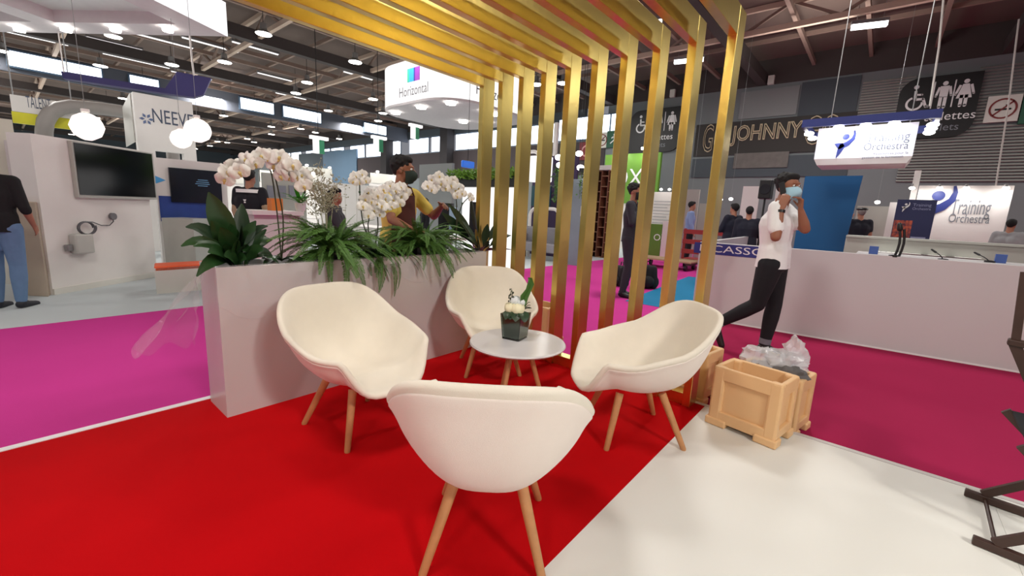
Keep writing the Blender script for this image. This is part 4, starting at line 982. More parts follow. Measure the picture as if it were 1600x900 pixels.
o = lsp.children[-1]; o.rotation_euler = (PI/2,0,0); o.location = (0, -.10, (z0+z1)/2-HF)
MB().tube([(c_,10.45,HF+.02),(c_,10.45,z0)], .02, 8).build('stand_pole', black, lsp); 
for k in range(3): an = 2*PI*k/3+.4; MB().tube([(c_,10.45,.45),(c_+.4*math.cos(an),10.45+.4*math.sin(an),HF+.01)], .014, 6).build('stand_leg', black, lsp)
for (px, py, Yk) in ((1065,296,15),(1080,310,15.2),(1142,311,14.5),(1126,312,14.6),(1371,316,15)):
    p = PY(px, py, Yk); t = thing('booth_spot', 'small white spotlight glowing in the far booths behind the counter', 'spotlight', p, 0, 'far booth spotlights'); MB().ell((0,0,0), .06, .06, .045, 10, 6).build('lamp', lamp_white, t, local=True); MB().tube([(0,0,.04),(0,0,ROOF-p.z+.01)], .003, 5).build('suspension_rod', greym, t, local=True)
# hanging sign
HY = 9.0; a, b_, z0, z1 = yp(1276,196,1430,250,HY)
hs = thing('hanging_sign', 'white hanging sign with a blue lamp rail and dark blue figure logo', 'hanging sign', ((a+b_)/2, HY, z0))
MB().add([(a,HY,z0+.04),(b_,HY,z0+.04),(b_,HY,z1),(a,HY,z1),(a,HY+.9,z0+.04),(b_,HY+.9,z0+.04),(b_,HY+.9,z1),(a,HY+.9,z1)], [(0,1,2,3),(5,4,7,6),(1,5,6,2),(4,0,3,7),(3,2,6,7),(0,4,5,1)]).build('sign_box', mat('hanging_sign_white', (228,228,236), .5, emit=.12, ecol=(236,238,255)), hs)
MB().add([(a+.05,HY+.03,z0-.06),(b_-.05,HY+.03,z0-.06),(b_-.05,HY+.8,z0-.06),(a+.05,HY+.8,z0-.06),(a,HY,z0+.04),(b_,HY,z0+.04),(b_,HY+.9,z0+.04),(a,HY+.9,z0+.04)], [(0,3,2,1),(0,1,5,4),(1,2,6,5),(2,3,7,6),(3,0,4,7)]).build('lower_tray', white, hs)
rl = MB(); e_ = .22; rl.box(a-e_, HY-e_, z1-.0, b_+e_, HY-e_+.06, z1+.12); rl.box(a-e_, HY+1.06, z1-.0, b_+e_, HY+1.12, z1+.12); rl.box(a-e_, HY-e_+.06, z1, a-e_+.06, HY+1.06, z1+.12); rl.box(b_+e_-.06, HY-e_+.06, z1, b_+e_, HY+1.06, z1+.12)
rl.build('lamp_rail', navy, hs)
for k, (x, y) in enumerate(((a+.28,HY-.17),((a+b_)/2,HY-.17),(b_-.28,HY-.17),(a-.16,HY+.25),(a-.16,HY+.75),(b_+.16,HY+.15),(b_+.16,HY+.5),(b_+.16,HY+.85))):
    MB().ell((x, y, z1-.03), .075, .06, .04, 12, 6).build('rail_lamp', lamp_white, hs)
    if k < 3: area('rail_light', (x, y, z1-.08), (x, HY+.02, z0), .12, 3.5, (.86,.9,1), hs)
for x in (a+.1, b_-.1): MB().tube([(x,HY+.45,z1),(x,HY+.45,ROOF)], .008, 6).build('suspension_wire', greym, hs)
dz = z1-z0
logo(hs, (a+dz*.58*1.25, HY-.001, z0+dz*.52), dz*.62, XV, UPV, navy, letter_white, .001)
text('lettering', 'Training', (a+dz*1.22, HY-.001, z0+dz*.52), XV, UPV, dz*.36, mat('sign_letter_dark', (86,90,106), .5), hs, .001, fit=(b_-a)*.42); text('lettering', 'Orchestra', (a+dz*1.2, HY-.001, z0+dz*.28), XV, UPV, dz*.30, mat('sign_letter_dark', (86,90,106), .5), hs, .001, fit=(b_-a)*.43)
text('lettering', 'Ressources pour la', (a+dz*1.45, HY-.001, z0+dz*.14), XV, UPV, dz*.10, mat('sign_letter_dark', (86,90,106), .5), hs, .001); text('lettering', 'gestion de la formation', (a+dz*1.2, HY-.001, z0+dz*.04), XV, UPV, dz*.10, mat('sign_letter_dark', (86,90,106), .5), hs, .001)
for (x0,y0,x1,y1,Yk,lb) in ((1476,-20,1453,165,9.6,'white rope hanging down to the right end of the white hanging sign'), (1592,30,1556,290,13.6,'pale rope hanging past the no smoking sign to the logo wall')):
    p, q = PY(x0,y0,Yk), PY(x1,y1,Yk); p.z = min(p.z, ROOF-.02); md = p.lerp(q,.5)+Vector((.02,0,0)); tag(MB().tube([p, md, q], .014, 6).build('rope', mat('rope_white', (196,192,186), .8)), lb, 'rope')
# wall signs
YS = YW-.14
def disc(mb, c, r, n_=20, y=0):
    mb.prism([Vector((c[0]+r*math.cos(2*PI*k/n_), y, c[1]+r*math.sin(2*PI*k/n_))) for k in range(n_)], (0,-.012,0))
def strip(mb, pts, w_, y):
    for (x0,z0_),(x1,z1_) in zip(pts, pts[1:]):
        dx, dz_ = x1-x0, z1_-z0_; l = math.hypot(dx, dz_); nx, nz_ = -dz_/l*w_/2, dx/l*w_/2
        mb.prism([(x0+nx,y,z0_+nz_),(x1+nx,y,z1_+nz_),(x1-nx,y,z1_-nz_),(x0-nx,y,z0_-nz_)], (0,-.012,0))
        disc(mb, (x1,z1_), w_/2, 10, y)
def ring(mb, c, r, w_, y, n_=28, a0=0, a1=2*PI):
    for k in range(n_):
        p0, p1 = a0+(a1-a0)*k/n_, a0+(a1-a0)*(k+1)/n_
        mb.prism([(c[0]+q*math.cos(t_), y, c[1]+q*math.sin(t_)) for q, t_ in ((r-w_/2,p0),(r+w_/2,p0),(r+w_/2,p1),(r-w_/2,p1))], (0,-.012,0))
def man(mb, x, z, h, y, dress=False):
    disc(mb, (x, z+h*.92), h*.08, 16, y)
    if dress: mb.prism([(x-h*.09,y,z+h*.82),(x+h*.09,y,z+h*.82),(x+h*.22,y,z+h*.30),(x-h*.22,y,z+h*.30)], (0,-.012,0))
    else: mb.prism([(x-h*.13,y,z+h*.82),(x+h*.13,y,z+h*.82),(x+h*.12,y,z+h*.40),(x-h*.12,y,z+h*.40)], (0,-.012,0))
    for s in (-1,1):
        strip(mb, [(x+s*h*.15,z+h*.79),(x+s*h*(.22 if not dress else .25),z+h*.45)], h*.075, y); strip(mb, [(x+s*h*.068,z+h*.42),(x+s*h*.068,z+h*.02)], h*.10, y)
def wheel(mb, x, z, h, y):
    ring(mb, (x, z+h*.26), h*.25, h*.08, y, 22, PI*.62, PI*2.05); disc(mb, (x-h*.02, z+h*.93), h*.085, 16, y)
    strip(mb, [(x-h*.02,z+h*.78),(x,z+h*.42),(x+h*.26,z+h*.42),(x+h*.38,z+h*.10),(x+h*.48,z+h*.12)], h*.09, y); strip(mb, [(x,z+h*.62),(x+h*.2,z+h*.60)], h*.07, y)
def toilet_sign(x0, z0, x1, z1, label, mirror=False):
    t = thing('toilets_sign', label, 'sign', ((x0+x1)/2, YS, z0)); r = .45; poly = []
    for cx, cz, a0 in ((x1-r, z0+r, -PI/2),): poly += [(cx+r*math.cos(a0+PI/2*k/6), YS, cz+r*math.sin(a0+PI/2*k/6)) for k in range(7)]
    poly += [(x1, YS, z1)] + [(x0+r+r*math.cos(PI/2+PI/2*k/6), YS, z1-r+r*math.sin(PI/2+PI/2*k/6)) for k in range(7)] + [(x0, YS, z0)]
    MB().prism(poly, (0,.12,0)).build('sign_board', signblack, t)
    h_ = (z1-z0)*.42; zb_ = z0+(z1-z0)*.48; W_ = x1-x0; y = YS-.001; mb = MB()
    wheel(mb, x0+W_*.22, zb_, h_*.95, y); strip(mb, [(x0+W_*.44,zb_),(x0+W_*.44,zb_+h_)], .03, y); man(mb, x0+W_*.57, zb_, h_, y); strip(mb, [(x0+W_*.69,zb_),(x0+W_*.69,zb_+h_)], .03, y); man(mb, x0+W_*.82, zb_, h_, y, True)
    mb.build('pictograms', letter_white, t)
    text('lettering', 'toilettes', (x0+W_*.38, YS, z0+(z1-z0)*.28), XV, UPV, .34, letter_white, t, .002); text('lettering', 'toilets', (x0+W_*.42, YS, z0+(z1-z0)*.11), XV, UPV, .30, letter_grey, t, .002)
zs0, zs1 = PY(1460,215,YS).z, PY(1470,118,YS).z
toilet_sign(PY(1403,160,YS).x, zs0, PY(1528,160,YS).x, zs1, 'large black toilets sign with white figures high on the grey wall')
toilet_sign(PY(983,215,YS).x, zs0, PY(1062,215,YS).x, zs1, 'black toilets sign half hidden behind the gold posts')
def nosmoke(px0, px1, pyt, pyb, label):
    a, b_, z0, z1 = yp(px0, pyt, px1, pyb, YS); t = thing('no_smoking_sign', label, 'sign', ((a+b_)/2, YS, z0)); MB().box(a, YS, z0, b_, YS+.1, z1).build('sign_board', offwhite, t)
    c_ = ((a+b_)/2, (z0+z1)/2); r = (z1-z0)*.36; mb = MB(); ring(mb, c_, r, r*.16, YS-.002); strip(mb, [(c_[0]-r*.7,c_[1]-r*.7),(c_[0]+r*.7,c_[1]+r*.7)], r*.15, YS-.002); mb.build('ban_ring', mat('ban_red', (120,36,36), .5), t)
    mb = MB(); strip(mb, [(c_[0]-r*.6,c_[1]-r*.08),(c_[0]+r*.55,c_[1]-r*.08)], r*.18, YS-.001); strip(mb, [(c_[0]+r*.4,c_[1]+.1*r),(c_[0]+r*.2,c_[1]+.35*r)], r*.1, YS-.001); mb.build('cigarette', black, t)
nosmoke(1541,1594,149,190,'white no smoking sign on the grey wall at the far right'); nosmoke(933,948,207,231,'white no smoking sign between the gold posts')
for (x0,yt,x1,yb,lb) in ((1596,148,1640,192,'green emergency exit sign at the right edge beside the no smoking sign'),(948,204,970,230,'green emergency exit sign beside the no smoking sign between the gold posts')):
    a, b_, z0, z1 = yp(x0,yt,x1,yb,YS); t = thing('exit_sign', lb, 'sign', ((a+b_)/2, YS, z0)); MB().box(a, YS, z0, b_, YS+.1, z1).build('sign_board', mat('exit_green', (30,84,62), .5), t)
    mb = MB(); c_ = ((a+b_)/2, (z0+z1)/2); h_ = (z1-z0)*.5; disc(mb, (c_[0]+.05*h_, c_[1]+h_*.5), h_*.12, 12, YS-.001); strip(mb, [(c_[0]-.3*h_,c_[1]+.1*h_),(c_[0],c_[1]+.3*h_),(c_[0]+.1*h_,c_[1]-.1*h_),(c_[0]+.45*h_,c_[1]-.2*h_),(c_[0]+.3*h_,c_[1]-.6*h_)], h_*.13, YS-.001); strip(mb, [(c_[0]+.1*h_,c_[1]-.1*h_),(c_[0]-.4*h_,c_[1]-.5*h_)], h_*.13, YS-.001); mb.build('running_figure', letter_white, t)
p = PY(916, 236, YS); t = thing('round_red_sign', 'red sign with a pale ring between the gold posts', 'sign', p); MB().box(p.x-.42, YS, p.z-.42, p.x+.42, YS+.06, p.z+.42).build('sign_board', mat('sign_red', (120,30,40), .5), t); mb = MB(); ring(mb, (p.x,p.z), .24, .07, YS-.001); mb.build('pale_ring', mat('sign_pink', (210,150,150), .5), t)
# neon style letters on the dark band
gj = thing('outline_letters', 'cream outlined name letters on the dark band of the grey wall', 'sign', (PY(1200,205,YS).x, YW-.07, 3.0))
lt = mat('outline_cream', (206,192,160), .6); YL = YW-.08
def tl(s, px0, px1, pyb, pyt, r):
    p, q = PY(px0,(pyb+pyt)/2,YL), PY(px1,(pyb+pyt)/2,YL); zb_, zt_ = PY((px0+px1)/2,pyb,YL).z, PY((px0+px1)/2,pyt,YL).z
    text('lettering', s, (p.x, YL, zb_), XV, UPV, (zt_-zb_)/.70, lt, gj, .002, fit=q.x-p.x, outline=r)
tl('GO', 1099, 1134, 236, 194, .022); tl('JOHNNY', 1143, 1254, 217, 193, .022); tl('GO', 1259, 1312, 224, 180, .022)
a, b_, z0, z1 = yp(1146,238,1231,262,YS); tag(MB().box(a, YW-.1, z0, b_, YW-.06, z1).build('notice_panel', mat('notice_grey', (104,100,96), .7, scale=5, var=.3)), 'grey notice panel on the wall under the outlined letters', 'panel')
for (px, py) in ((1051,146),(1205,125)):
    p = PY(px, py, YS); tag(MB().box(p.x-.1, YW-.2, p.z-.15, p.x+.1, YW-.06, p.z+.15).build('wall_box', offwhite), 'small white box high on the wall '+('near the fourth gold post from the right' if px < 1100 else 'above the outlined letters'), 'box')
# ------------------------------------------------------------------ middle distance seen between the gold posts
GW = thing('green_booth_wall', 'bright green booth wall with white letters behind the man in the suit', 'wall panel', (PY(985,300,16.5).x, 16.5, HF))
a, b_, z0, z1 = yp(944,240,1030,300,16.5); zl = PY(985,318,16.5).z; MB().box(a, 16.5, zl, b_, 16.65, z1).build('wall_board', mat('lime_green', (98,146,44), .6), GW); MB().box(a, 16.52, HF, b_, 16.65, zl).build('lower_board', white, GW)
z_ = PY(985,290,16.5).z; text('lettering', 'OX', (PY(958,290,16.49).x, 16.49, z_), XV, UPV, .95, letter_white, GW, .002, fit=PY(1003,290,16.49).x-PY(958,290,16.49).x)
for x in (PY(968,250,16.2).x, PY(1003,250,16.2).x):
    f = MB().tube([(x,16.5,z1+.05),(x,16.2,z1+.15)], .02, 6).build('lamp_arm', greym, GW); MB().ell((x,16.15,z1+.12), .06, .06, .05, 10, 6).build('lamp_head', lamp_white, f)
    area('spot_light', (x,16.1,z1+.05), (x,16.5,z1-1.2), .12, 7, (1,.98,.9), GW)
def yobj(name, x0, yt, x1, yb, Y, th, m, label, cat, floor=False, bevel=0):
    a, b_, z0, z1 = yp(x0, yt, x1, yb, Y); return tag(MB().box(a, Y, HF if floor else z0, b_, Y+th, z1).build(name, m, None, bevel=bevel), label, cat)
po = thing('info_board', 'white board printed with pale text beside the green counter', 'board', (PY(1038,325,15.6).x, 15.6, HF)); a, b_, z0, z1 = yp(1016,300,1058,352,15.6)
MB().box(a, 15.6, HF, b_, 15.7, z1).build('board', white, po); mb = MB()
for k in range(9): mb.box(a+.12, 15.594, z1-.35-.11*k, b_-.15-.1*(k % 3), 15.599, z1-.32-.11*k)
mb.build('printed_lines', mat('pale_print', (176,176,176), .7), po)
for px in (1033, 1046): p = PY(px, 296, 15.4); f = MB().tube([p+Vector((0,.2,0)), p], .015, 6).build('lamp_arm', greym, po); MB().ell(p, .05, .05, .04, 10, 6).build('lamp_head', lamp_white, f)
gc = thing('green_counter', 'small green counter with white letters and a white side', 'counter', (PY(1024,370,14.6).x, 14.6, HF)); a, b_, z0, z1 = yp(1008,350,1033,388,14.6)
MB().box(a, 14.6, HF, b_, 15.0, z1).build('counter_body', mat('moss_green', (92,128,40), .6), gc); text('lettering', 'OX', (a+.3, 14.6, (HF+z1)/2), XV, UPV, .32, letter_white, gc, .002)
yobj('white_counter', 1034,346,1062,388,14.4,.5,white,'narrow white counter to the right of the green counter','counter',True)
# wooden shelf of pigeonholes
SY = 12.2; a, b_, z0, z1 = yp(915,266,957,402,SY); z0 = HF
sf = thing('pigeonhole_shelf', 'tall wooden shelf of staggered pigeonholes with a white top', 'shelf', ((a+b_)/2, SY, HF)); wd = mat('walnut', (128,80,58), .6, var=.2, scale=10)
MB().box(a, SY+.3, z0, b_, SY+.33, z1).build('back_panel', mat('walnut_back', (84,50,40), .7), sf)
for k in range(5): x = a+(b_-a)*k/4; MB().box(x-.015, SY, z0, x+.015, SY+.3, z1).build('upright', wd, sf)
for k in range(4):
    for j in range(9):
        z = z0+(j+(.5 if k % 2 else 0))*(z1-z0)/8.6; x = a+(b_-a)*k/4
        if z < z1: MB().box(x+.015, SY, z, x+(b_-a)/4-.015, SY+.3, z+.02).build('shelf_board', mat('shelf_edge', (176,134,104), .6), sf)
MB().box(a-.05, SY-.05, z1, b_+.05, SY+.38, z1+.14).build('white_top', white, sf)
# grey blue column wall, purple booth, sofa
yobj('grey_partition', 877,280,908,414,9.6,.12,mat('blue_grey_panel', (120,132,140), .6),'blue grey partition panel between the gold posts left of the wooden shelf','partition',True)
p = PY(913,331,9.55); yobj('switch_plate', 907,322,918,338,9.55,.03,white,'white wall plate on the right edge of the blue grey partition','plate')
by_ = thing('purple_booth', 'purple seating booth with white rounded frames behind the gold posts', 'booth', (PY(840,400,10.2).x, 10.2, HF)); a, b_, z0, z1 = yp(806,300,874,412,10.2); z0 = HF
MB().box(a, 10.9, HF, b_, 11.0, PY(840,245,10.9).z).build('back_wall', mat('dark_purple', (52,34,72), .7), by_)
def frame(x0, x1, z0_, z1_, Y, r, w_, name='white_frame'):
    pts = [(x0, Y, z0_)]+[(x0+r-r*math.cos(PI/2*k/6), Y, z1_-r+r*math.sin(PI/2*k/6)) for k in range(7)]+[(x1-r+r*math.sin(PI/2*k/6), Y, z1_-r+r*math.cos(PI/2*k/6)) for k in range(7)]+[(x1, Y, z0_)]
    MB().tube(pts, w_, 8).build(name, white, by_, 50)
zf = PY(850,326,10.2).z; frame(PY(826,380,10.2).x, PY(871,380,10.2).x, HF, zf, 10.2, .22, .05)
xa = PY(806,330,9.2).x; frame(xa, PY(838,330,9.2).x, HF, PY(815,238,9.2).z, 9.2, .2, .045)
MB().box(PY(829,330,10.5).x, 10.5, PY(840,322,10.5).z, PY(858,330,10.5).x, 10.55, PY(840,290,10.5).z).build('teal_screen', mat('teal_dark', (24,70,80), .4), by_)
so = thing('grey_sofa', 'grey sofa inside the purple booth', 'sofa', (PY(840,395,9.9).x, 9.9, HF)); a, b_, z0, z1 = yp(804,372,877,405,9.7); gs = mat('grey_sofa_fabric', (140,138,144), .95)
MB().box(a, 9.6, .18, b_, 10.15, .44).build('seat', gs, so, bevel=.04); MB().box(a, 10.1, .3, b_, 10.28, .86).build('backrest', gs, so, bevel=.05)
for x in (a-.02, b_-.16): MB().box(x, 9.6, .18, x+.18, 10.2, .66).build('armrest', gs, so, bevel=.05)
for x in (a+.1, b_-.1):
    for y in (9.68, 10.1): MB().tube([(x,y,HF),(x,y,.2)], .02, 6).build('leg', black, so)
pd = thing('drum_pendant', 'white drum pendant lamp above the purple booth', 'pendant lamp', PY(842,284,9.4)); a, b_, z0, z1 = yp(828,246,858,284,9.4); pz = pd.location
MB().lathe([((b_-a)/2,0),((b_-a)/2+.02,.02),((b_-a)/2+.02,z1-z0)], 24).build('drum_shade', lit_white, pd, 50, local=True); MB().tube([(0,0,z1-z0),(0,0,ROOF-pz.z)], .012, 6).build('suspension_wire', black, pd, local=True)
p = PY(868,225,10.95); tag(MB().box(p.x-.05, 10.9, PY(840,245,10.9).z, p.x+.05, 11.0, PY(868,192,10.95).z).build('white_pole', white), 'slim white pole rising from the top of the purple booth', 'pole')
def hanging(label, px, pyt, pyb, Y, wdt, seed):
    r = random.Random(seed); p, q = PY(px, pyt, Y), PY(px, pyb, Y); t = thing('hanging_greenery', label, 'plant', q)
    MB().box(p.x-wdt*.5, Y-.08, p.z-.02, p.x+wdt*.5, Y+.08, p.z+.08).build('hanging_trough', black, t); MB().tube([(p.x,Y,p.z),(p.x,Y,ROOF)], .008, 6).build('suspension_wire', black, t)
    for k in range(12):
        x = p.x+r.uniform(-.5,.5)*wdt; z = p.z; mb = MB(); L_ = (p.z-q.z)*r.uniform(.5,1); mb.tube([(x,Y,z),(x+r.uniform(-.05,.05),Y-.03,z-L_)], .006, 4)
        for j in range(int(14*L_/.8)+4):
            c = Vector((x+r.uniform(-.06,.06), Y+r.uniform(-.09,.06), z-L_*r.random())); d = Vector((r.uniform(-1,1), r.uniform(-1,.3), r.uniform(-1,.2))).normalized()*.09; s = d.cross(UPV)*.38; mb.add([c, c+d*.5+s, c+d, c+d*.5-s], [(0,1,2,3)])
        mb.build('trailing_stem', fernm, t)
hanging('trailing green plant hanging beside the fourth gold post', 877, 262, 322, 9.2, .35, 1); hanging('trailing green plant hanging over the blue grey partition', 914, 268, 312, 9.2, .25, 2)
for (px, py, Yk, lb) in ((873,246,9.0,'upper left'),(875,258,9.0,'lower left'),(905,240,9.6,'upper right'),(907,262,9.3,'lower right')):
    p = PY(px, py, Yk); t = thing('booth_lamp', lb+' of four bright lamps seen between the gold posts above the booths', 'lamp', p, 0, 'lamps above the booths'); MB().ell((0,0,0), .09, .09, .07, 12, 8).build('lamp', lamp_white, t, local=True); MB().tube([(0,0,.05),(0,0,ROOF-p.z)], .006, 5).build('suspension_wire', black, t, local=True)
# dolly, red trolley, bags
c_ = G(1042, 418, HF); dl = thing('wooden_dolly', 'low wooden dolly on black wheels on the pink carpet', 'dolly', (c_.x, c_.y, HF)); cx, cy = c_.x, c_.y
for k in range(5): MB().box(cx-.75, cy-.4+k*.165, .16, cx+.75, cy-.4+k*.165+.155, .20).build('deck_board', mat('dolly_wood', (170,140,110), .8, var=.15), dl)
MB().box(cx-.72, cy-.38, .10, cx-.62, cy+.4, .16).build('cross_bar', darkwood, dl); MB().box(cx+.62, cy-.38, .10, cx+.72, cy+.4, .16).build('cross_bar', darkwood, dl)
for sx in (-.6,.6):
    for sy in (-.32,.32): MB().tube([(cx+sx-.03,cy+sy,.03),(cx+sx+.03,cy+sy,.03)], .08, 12).build('wheel', black, dl, 40)
c_ = PY(1095, 380, 12.2); rt = thing('red_trolley', 'red slatted trolley standing left of the counter with the blue name strip', 'trolley', (c_.x, 12.2, HF)); rd = mat('trolley_red', (150,40,40), .5); x0, x1 = PY(1066,380,12.2).x, PY(1130,380,12.2).x
for z in (.35,.62,.89): MB().box(x0, 12.2, z, x1, 12.24, z+.12).build('slat', rd, rt)
for x in (x0, (x0+x1)/2, x1-.06): MB().box(x, 12.24, .15, x+.06, 12.28, 1.03).build('post', rd, rt)
MB().box(x0, 12.25, .15, x1, 12.9, .20).build('trolley_bed', rd, rt)
for x in (x0+.1, x1-.1):
    for y in (12.3, 12.8): MB().tube([(x-.02,y,.05),(x+.02,y,.05)], .1, 12).build('wheel', black, rt, 40)
def backpack(label, px, py, s, rz):
    c = G(px, py, HF); t = thing('backpack', label, 'bag', (c.x, c.y, HF), rz)
    mb = MB(); [mb.caps((x*.11*s,y*.05*s,.07*s),(x*.09*s,y*.035*s,.36*s),.075*s,.065*s) for x in (-1,0,1) for y in (-1,0,1)]; mb.ell((.13*s,0,.12*s),.08*s,.10*s,.11*s); mb.ell((-.12*s,.02*s,.16*s),.08*s,.10*s,.13*s); o = fuse(mb, 'bag_body', mat('bag_black', (20,20,22), .85, var=.2, bump=.4, bscale=20), t, .02, 2)
    MB().ell((0,-.14*s,.14*s), .11*s, .05*s, .10*s, 12, 8).build('front_pocket', mat('bag_pocket', (30,30,32), .85), t, 60, local=True)
    MB().tube([(-.04*s,.02,.43*s),(-.03*s,.02,.49*s),(.03*s,.02,.49*s),(.04*s,.02,.43*s)], .012*s, 6).build('carry_handle', black, t, 60, local=True)
    for sx in (-1,1): MB().tube([(.08*s*sx,.10*s,.40*s),(.10*s*sx,.17*s,.25*s),(.09*s*sx,.12*s,.08*s)], .016*s, 6).build('shoulder_strap', black, t, 60, local=True)
backpack('black backpack on the pink carpet to the right of the suited man', 1010, 450, 1.05, .5); backpack('black backpack on the pink carpet to the left of the suited man', 968, 447, .95, -.4); backpack('small black bag at the feet of the suited man', 948, 462, .55, .2)
# ------------------------------------------------------------------ behind the planter
yobj('bright_lightbox', 722,284,803,388,7.4,.15,lit_white,'bright white light box behind the two leftmost gold posts','light box',True)
hgp = thing('hedge_trough', 'black trough of bright green foliage above the white light box', 'plant', (PY(745,290,7.3).x, 7.3, PY(745,292,7.3).z)); a, b_, z0, z1 = yp(701,276,806,292,7.2)
MB().box(a, 7.2, z0, b_, 7.5, z1).build('trough', black, hgp); r = random.Random(4); mb = MB()
for k in range(1500):
    c = Vector((r.uniform(a,b_), r.uniform(7.12,7.5), z1-.06+.20*r.random()**1.4)); d = Vector((r.uniform(-1,1), r.uniform(-1,.6), r.uniform(-.3,1))).normalized()*.09; s = d.cross(Vector((r.uniform(-1,1),r.uniform(-1,1),.3))).normalized()*.022; mb.add([c, c+d*.5+s, c+d, c+d*.5-s], [(0,1,2,3)])
stuff(mb.build('foliage', mat('hedge_green', (98,142,36), .6, var=.4, scale=4), hgp))
yobj('grey_screen', 655,256,706,330,8.2,.08,wall_mid,'mid grey partition behind the man in yellow','partition',True)
p = PY(708,335,7.0); tag(MB().box(p.x-.13, 6.99, .76, p.x+.13, 7.02, PY(708,324,7.0).z).build('pale_screen', mat('display_blue', (170,196,220), .3)), 'small pale screen standing on the dark desk behind the right orchid', 'screen')
tkd = thing('dark_desk', 'dark desk and chair shapes behind the white orchid at the right', 'desk', (PY(712,345,6.9).x, 6.9, HF)); a, b_, z0, z1 = yp(680,318,748,350,6.9)
MB().box(a, 6.9, .70, b_, 7.25, .76).build('desk_top', black, tkd); MB().box(a, 7.0, .76, a+.5, 7.06, z1).build('monitor', black, tkd); MB().box(b_-.35, 6.95, .6, b_, 7.02, z1+.05).build('chair_back', dark, tkd)
for x in (a+.05, b_-.05): MB().box(x-.03, 6.95, HF, x+.03, 7.2, .70).build('leg', black, tkd)
for (px, Yk, w_, lb) in ((580,6.0,1.5,'white table behind the double orchid cluster'),(695,5.6,1.1,'white table behind the trailing fern'),(470,6.6,1.6,'white table behind the bushy fern')):
    p = PY(px, 390, Yk); t = thing('white_table', lb, 'table', (p.x, Yk, HF)); MB().box(p.x-w_/2, Yk-.35, .70, p.x+w_/2, Yk+.35, .74).build('table_top', white, t)
    for sx in (-1,1):
        for sy in (-.3,.3): MB().tube([(p.x+sx*(w_/2-.05),Yk+sy,HF),(p.x+sx*(w_/2-.05),Yk+sy,.70)], .02, 6).build('leg', greym, t)
A2, B2 = PX(500,330,-15), PX(604,330,-15); lp = thing('white_partition_run', 'run of white partition panels far behind the orchids', 'partition', ((A2.x+B2.x)/2, (A2.y+B2.y)/2, HF)); zt_ = PX(550,288,-15).z
for k in range(6): y0 = A2.y+(B2.y-A2.y)*k/6; MB().box(-15, y0+.015, HF, -14.9, y0+(B2.y-A2.y)/6-.015, zt_).build('partition_panel', white, lp)
for (px, py, lb) in ((652,222,'left'),(600,235,'middle'),(495,250,'far left')): pass
for (px, py, lb) in ((591,237,'green exit light box hanging left of the man in yellow'),(648,217,'green exit light box hanging just above the man in yellow'),(498,240,'green exit light box hanging above the dried twigs')):
    p = PX(px, py, -14.); t = thing('exit_light_box', lb, 'sign', p); MB().box(p.x-.05, p.y+.02, p.z, p.x+.05, p.y+.17, p.z+.42).build('green_face', mat('exit_box', (40,120,84), .5, emit=.15), t); MB().box(p.x-.05, p.y-.16, p.z, p.x+.05, p.y+.0, p.z+.42).build('white_face', lit_white, t); MB().box(p.x-.02, p.y-.28, p.z+.42, p.x+.12, p.y+.28, p.z+.52).build('lamp_cover', lit_white, t); MB().tube([(p.x,p.y,p.z+.52),(p.x,p.y,ROOF)], .012, 5).build('suspension_rod', black, t)
p = PX(731, 257, -8.6); t = thing('blue_oval_sign', 'small glossy blue hanging sign above the hedge trough', 'sign', p); MB().box(p.x-.04, p.y-.22, p.z-.09, p.x+.04, p.y+.22, p.z+.09).build('sign_board', mat('bright_blue', (40,110,220), .3, emit=.3), t, bevel=.03); MB().tube([(p.x,p.y,p.z+.09),(p.x,p.y,ROOF)], .006, 5).build('suspension_wire', black, t)
for (px, yt, w_, X, lb) in ((330,262,2.2,-19,'plain white far booth wall seen just right of the tower sign'),(455,270,2.6,-21,'white far booth wall seen behind the arching orchid'),(495,262,1.8,-24,'tall white far booth wall seen behind the dried twigs'),(600,272,1.6,-20,'white far booth wall behind the single top orchid bloom')):
    p = PX(px, 300, X); t = thing('far_booth', lb, 'booth', (X, p.y, HF)); zt_ = PX(px, yt, X).z; MB().box(X-.1, p.y-w_/2, HF, X, p.y+w_/2, zt_).build('booth_wall', white, t); MB().box(X-.12, p.y-w_/2, zt_-.5, X+.02, p.y+w_/2, zt_).build('fascia', offwhite, t)
    for k in (-.35, .35): MB().ell((X+.3, p.y+k*w_, zt_+.05), .08, .08, .06, 10, 6).build('lamp_head', lamp_white, t); MB().tube([(X+.3, p.y+k*w_, zt_+.1), (X-.05, p.y+k*w_, zt_)], .02, 6).build('lamp_arm', greym, t)
# rounded white hanging sign
Z4 = 4.0; c1 = G(706,157,Z4); c2 = G(604,180,Z4); c3 = G(836,190,Z4); X1, Y1 = c1.x+.35, c1.y-.35; X0 = c2.x; Y2 = Y1+(X1-X0); H4 = 1.05
hz = thing('rounded_hanging_sign', 'big rounded white hanging sign lit from below with a colour block logo', 'hanging sign', ((X0+X1)/2, (Y1+Y2)/2, Z4)); rr = 1.1
def rrect(x0, x1, y0, y1, r, z, n_=8):
    out = []
    for cx, cy, a0 in ((x1-r,y0+r,-PI/2),(x1-r,y1-r,0),(x0+r,y1-r,PI/2),(x0+r,y0+r,PI)): out += [(cx+r*math.cos(a0+PI/2*k/n_), cy+r*math.sin(a0+PI/2*k/n_), z) for k in range(n_+1)]
    return out
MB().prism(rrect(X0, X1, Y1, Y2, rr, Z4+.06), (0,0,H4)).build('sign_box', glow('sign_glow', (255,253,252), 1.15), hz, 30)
MB().prism(rrect(X0-.0, X1-.0, Y1+.0, Y2, rr, Z4), (0,0,.058)).build('under_tray', mat('tray_grey', (206,200,202), .7), hz, 30)
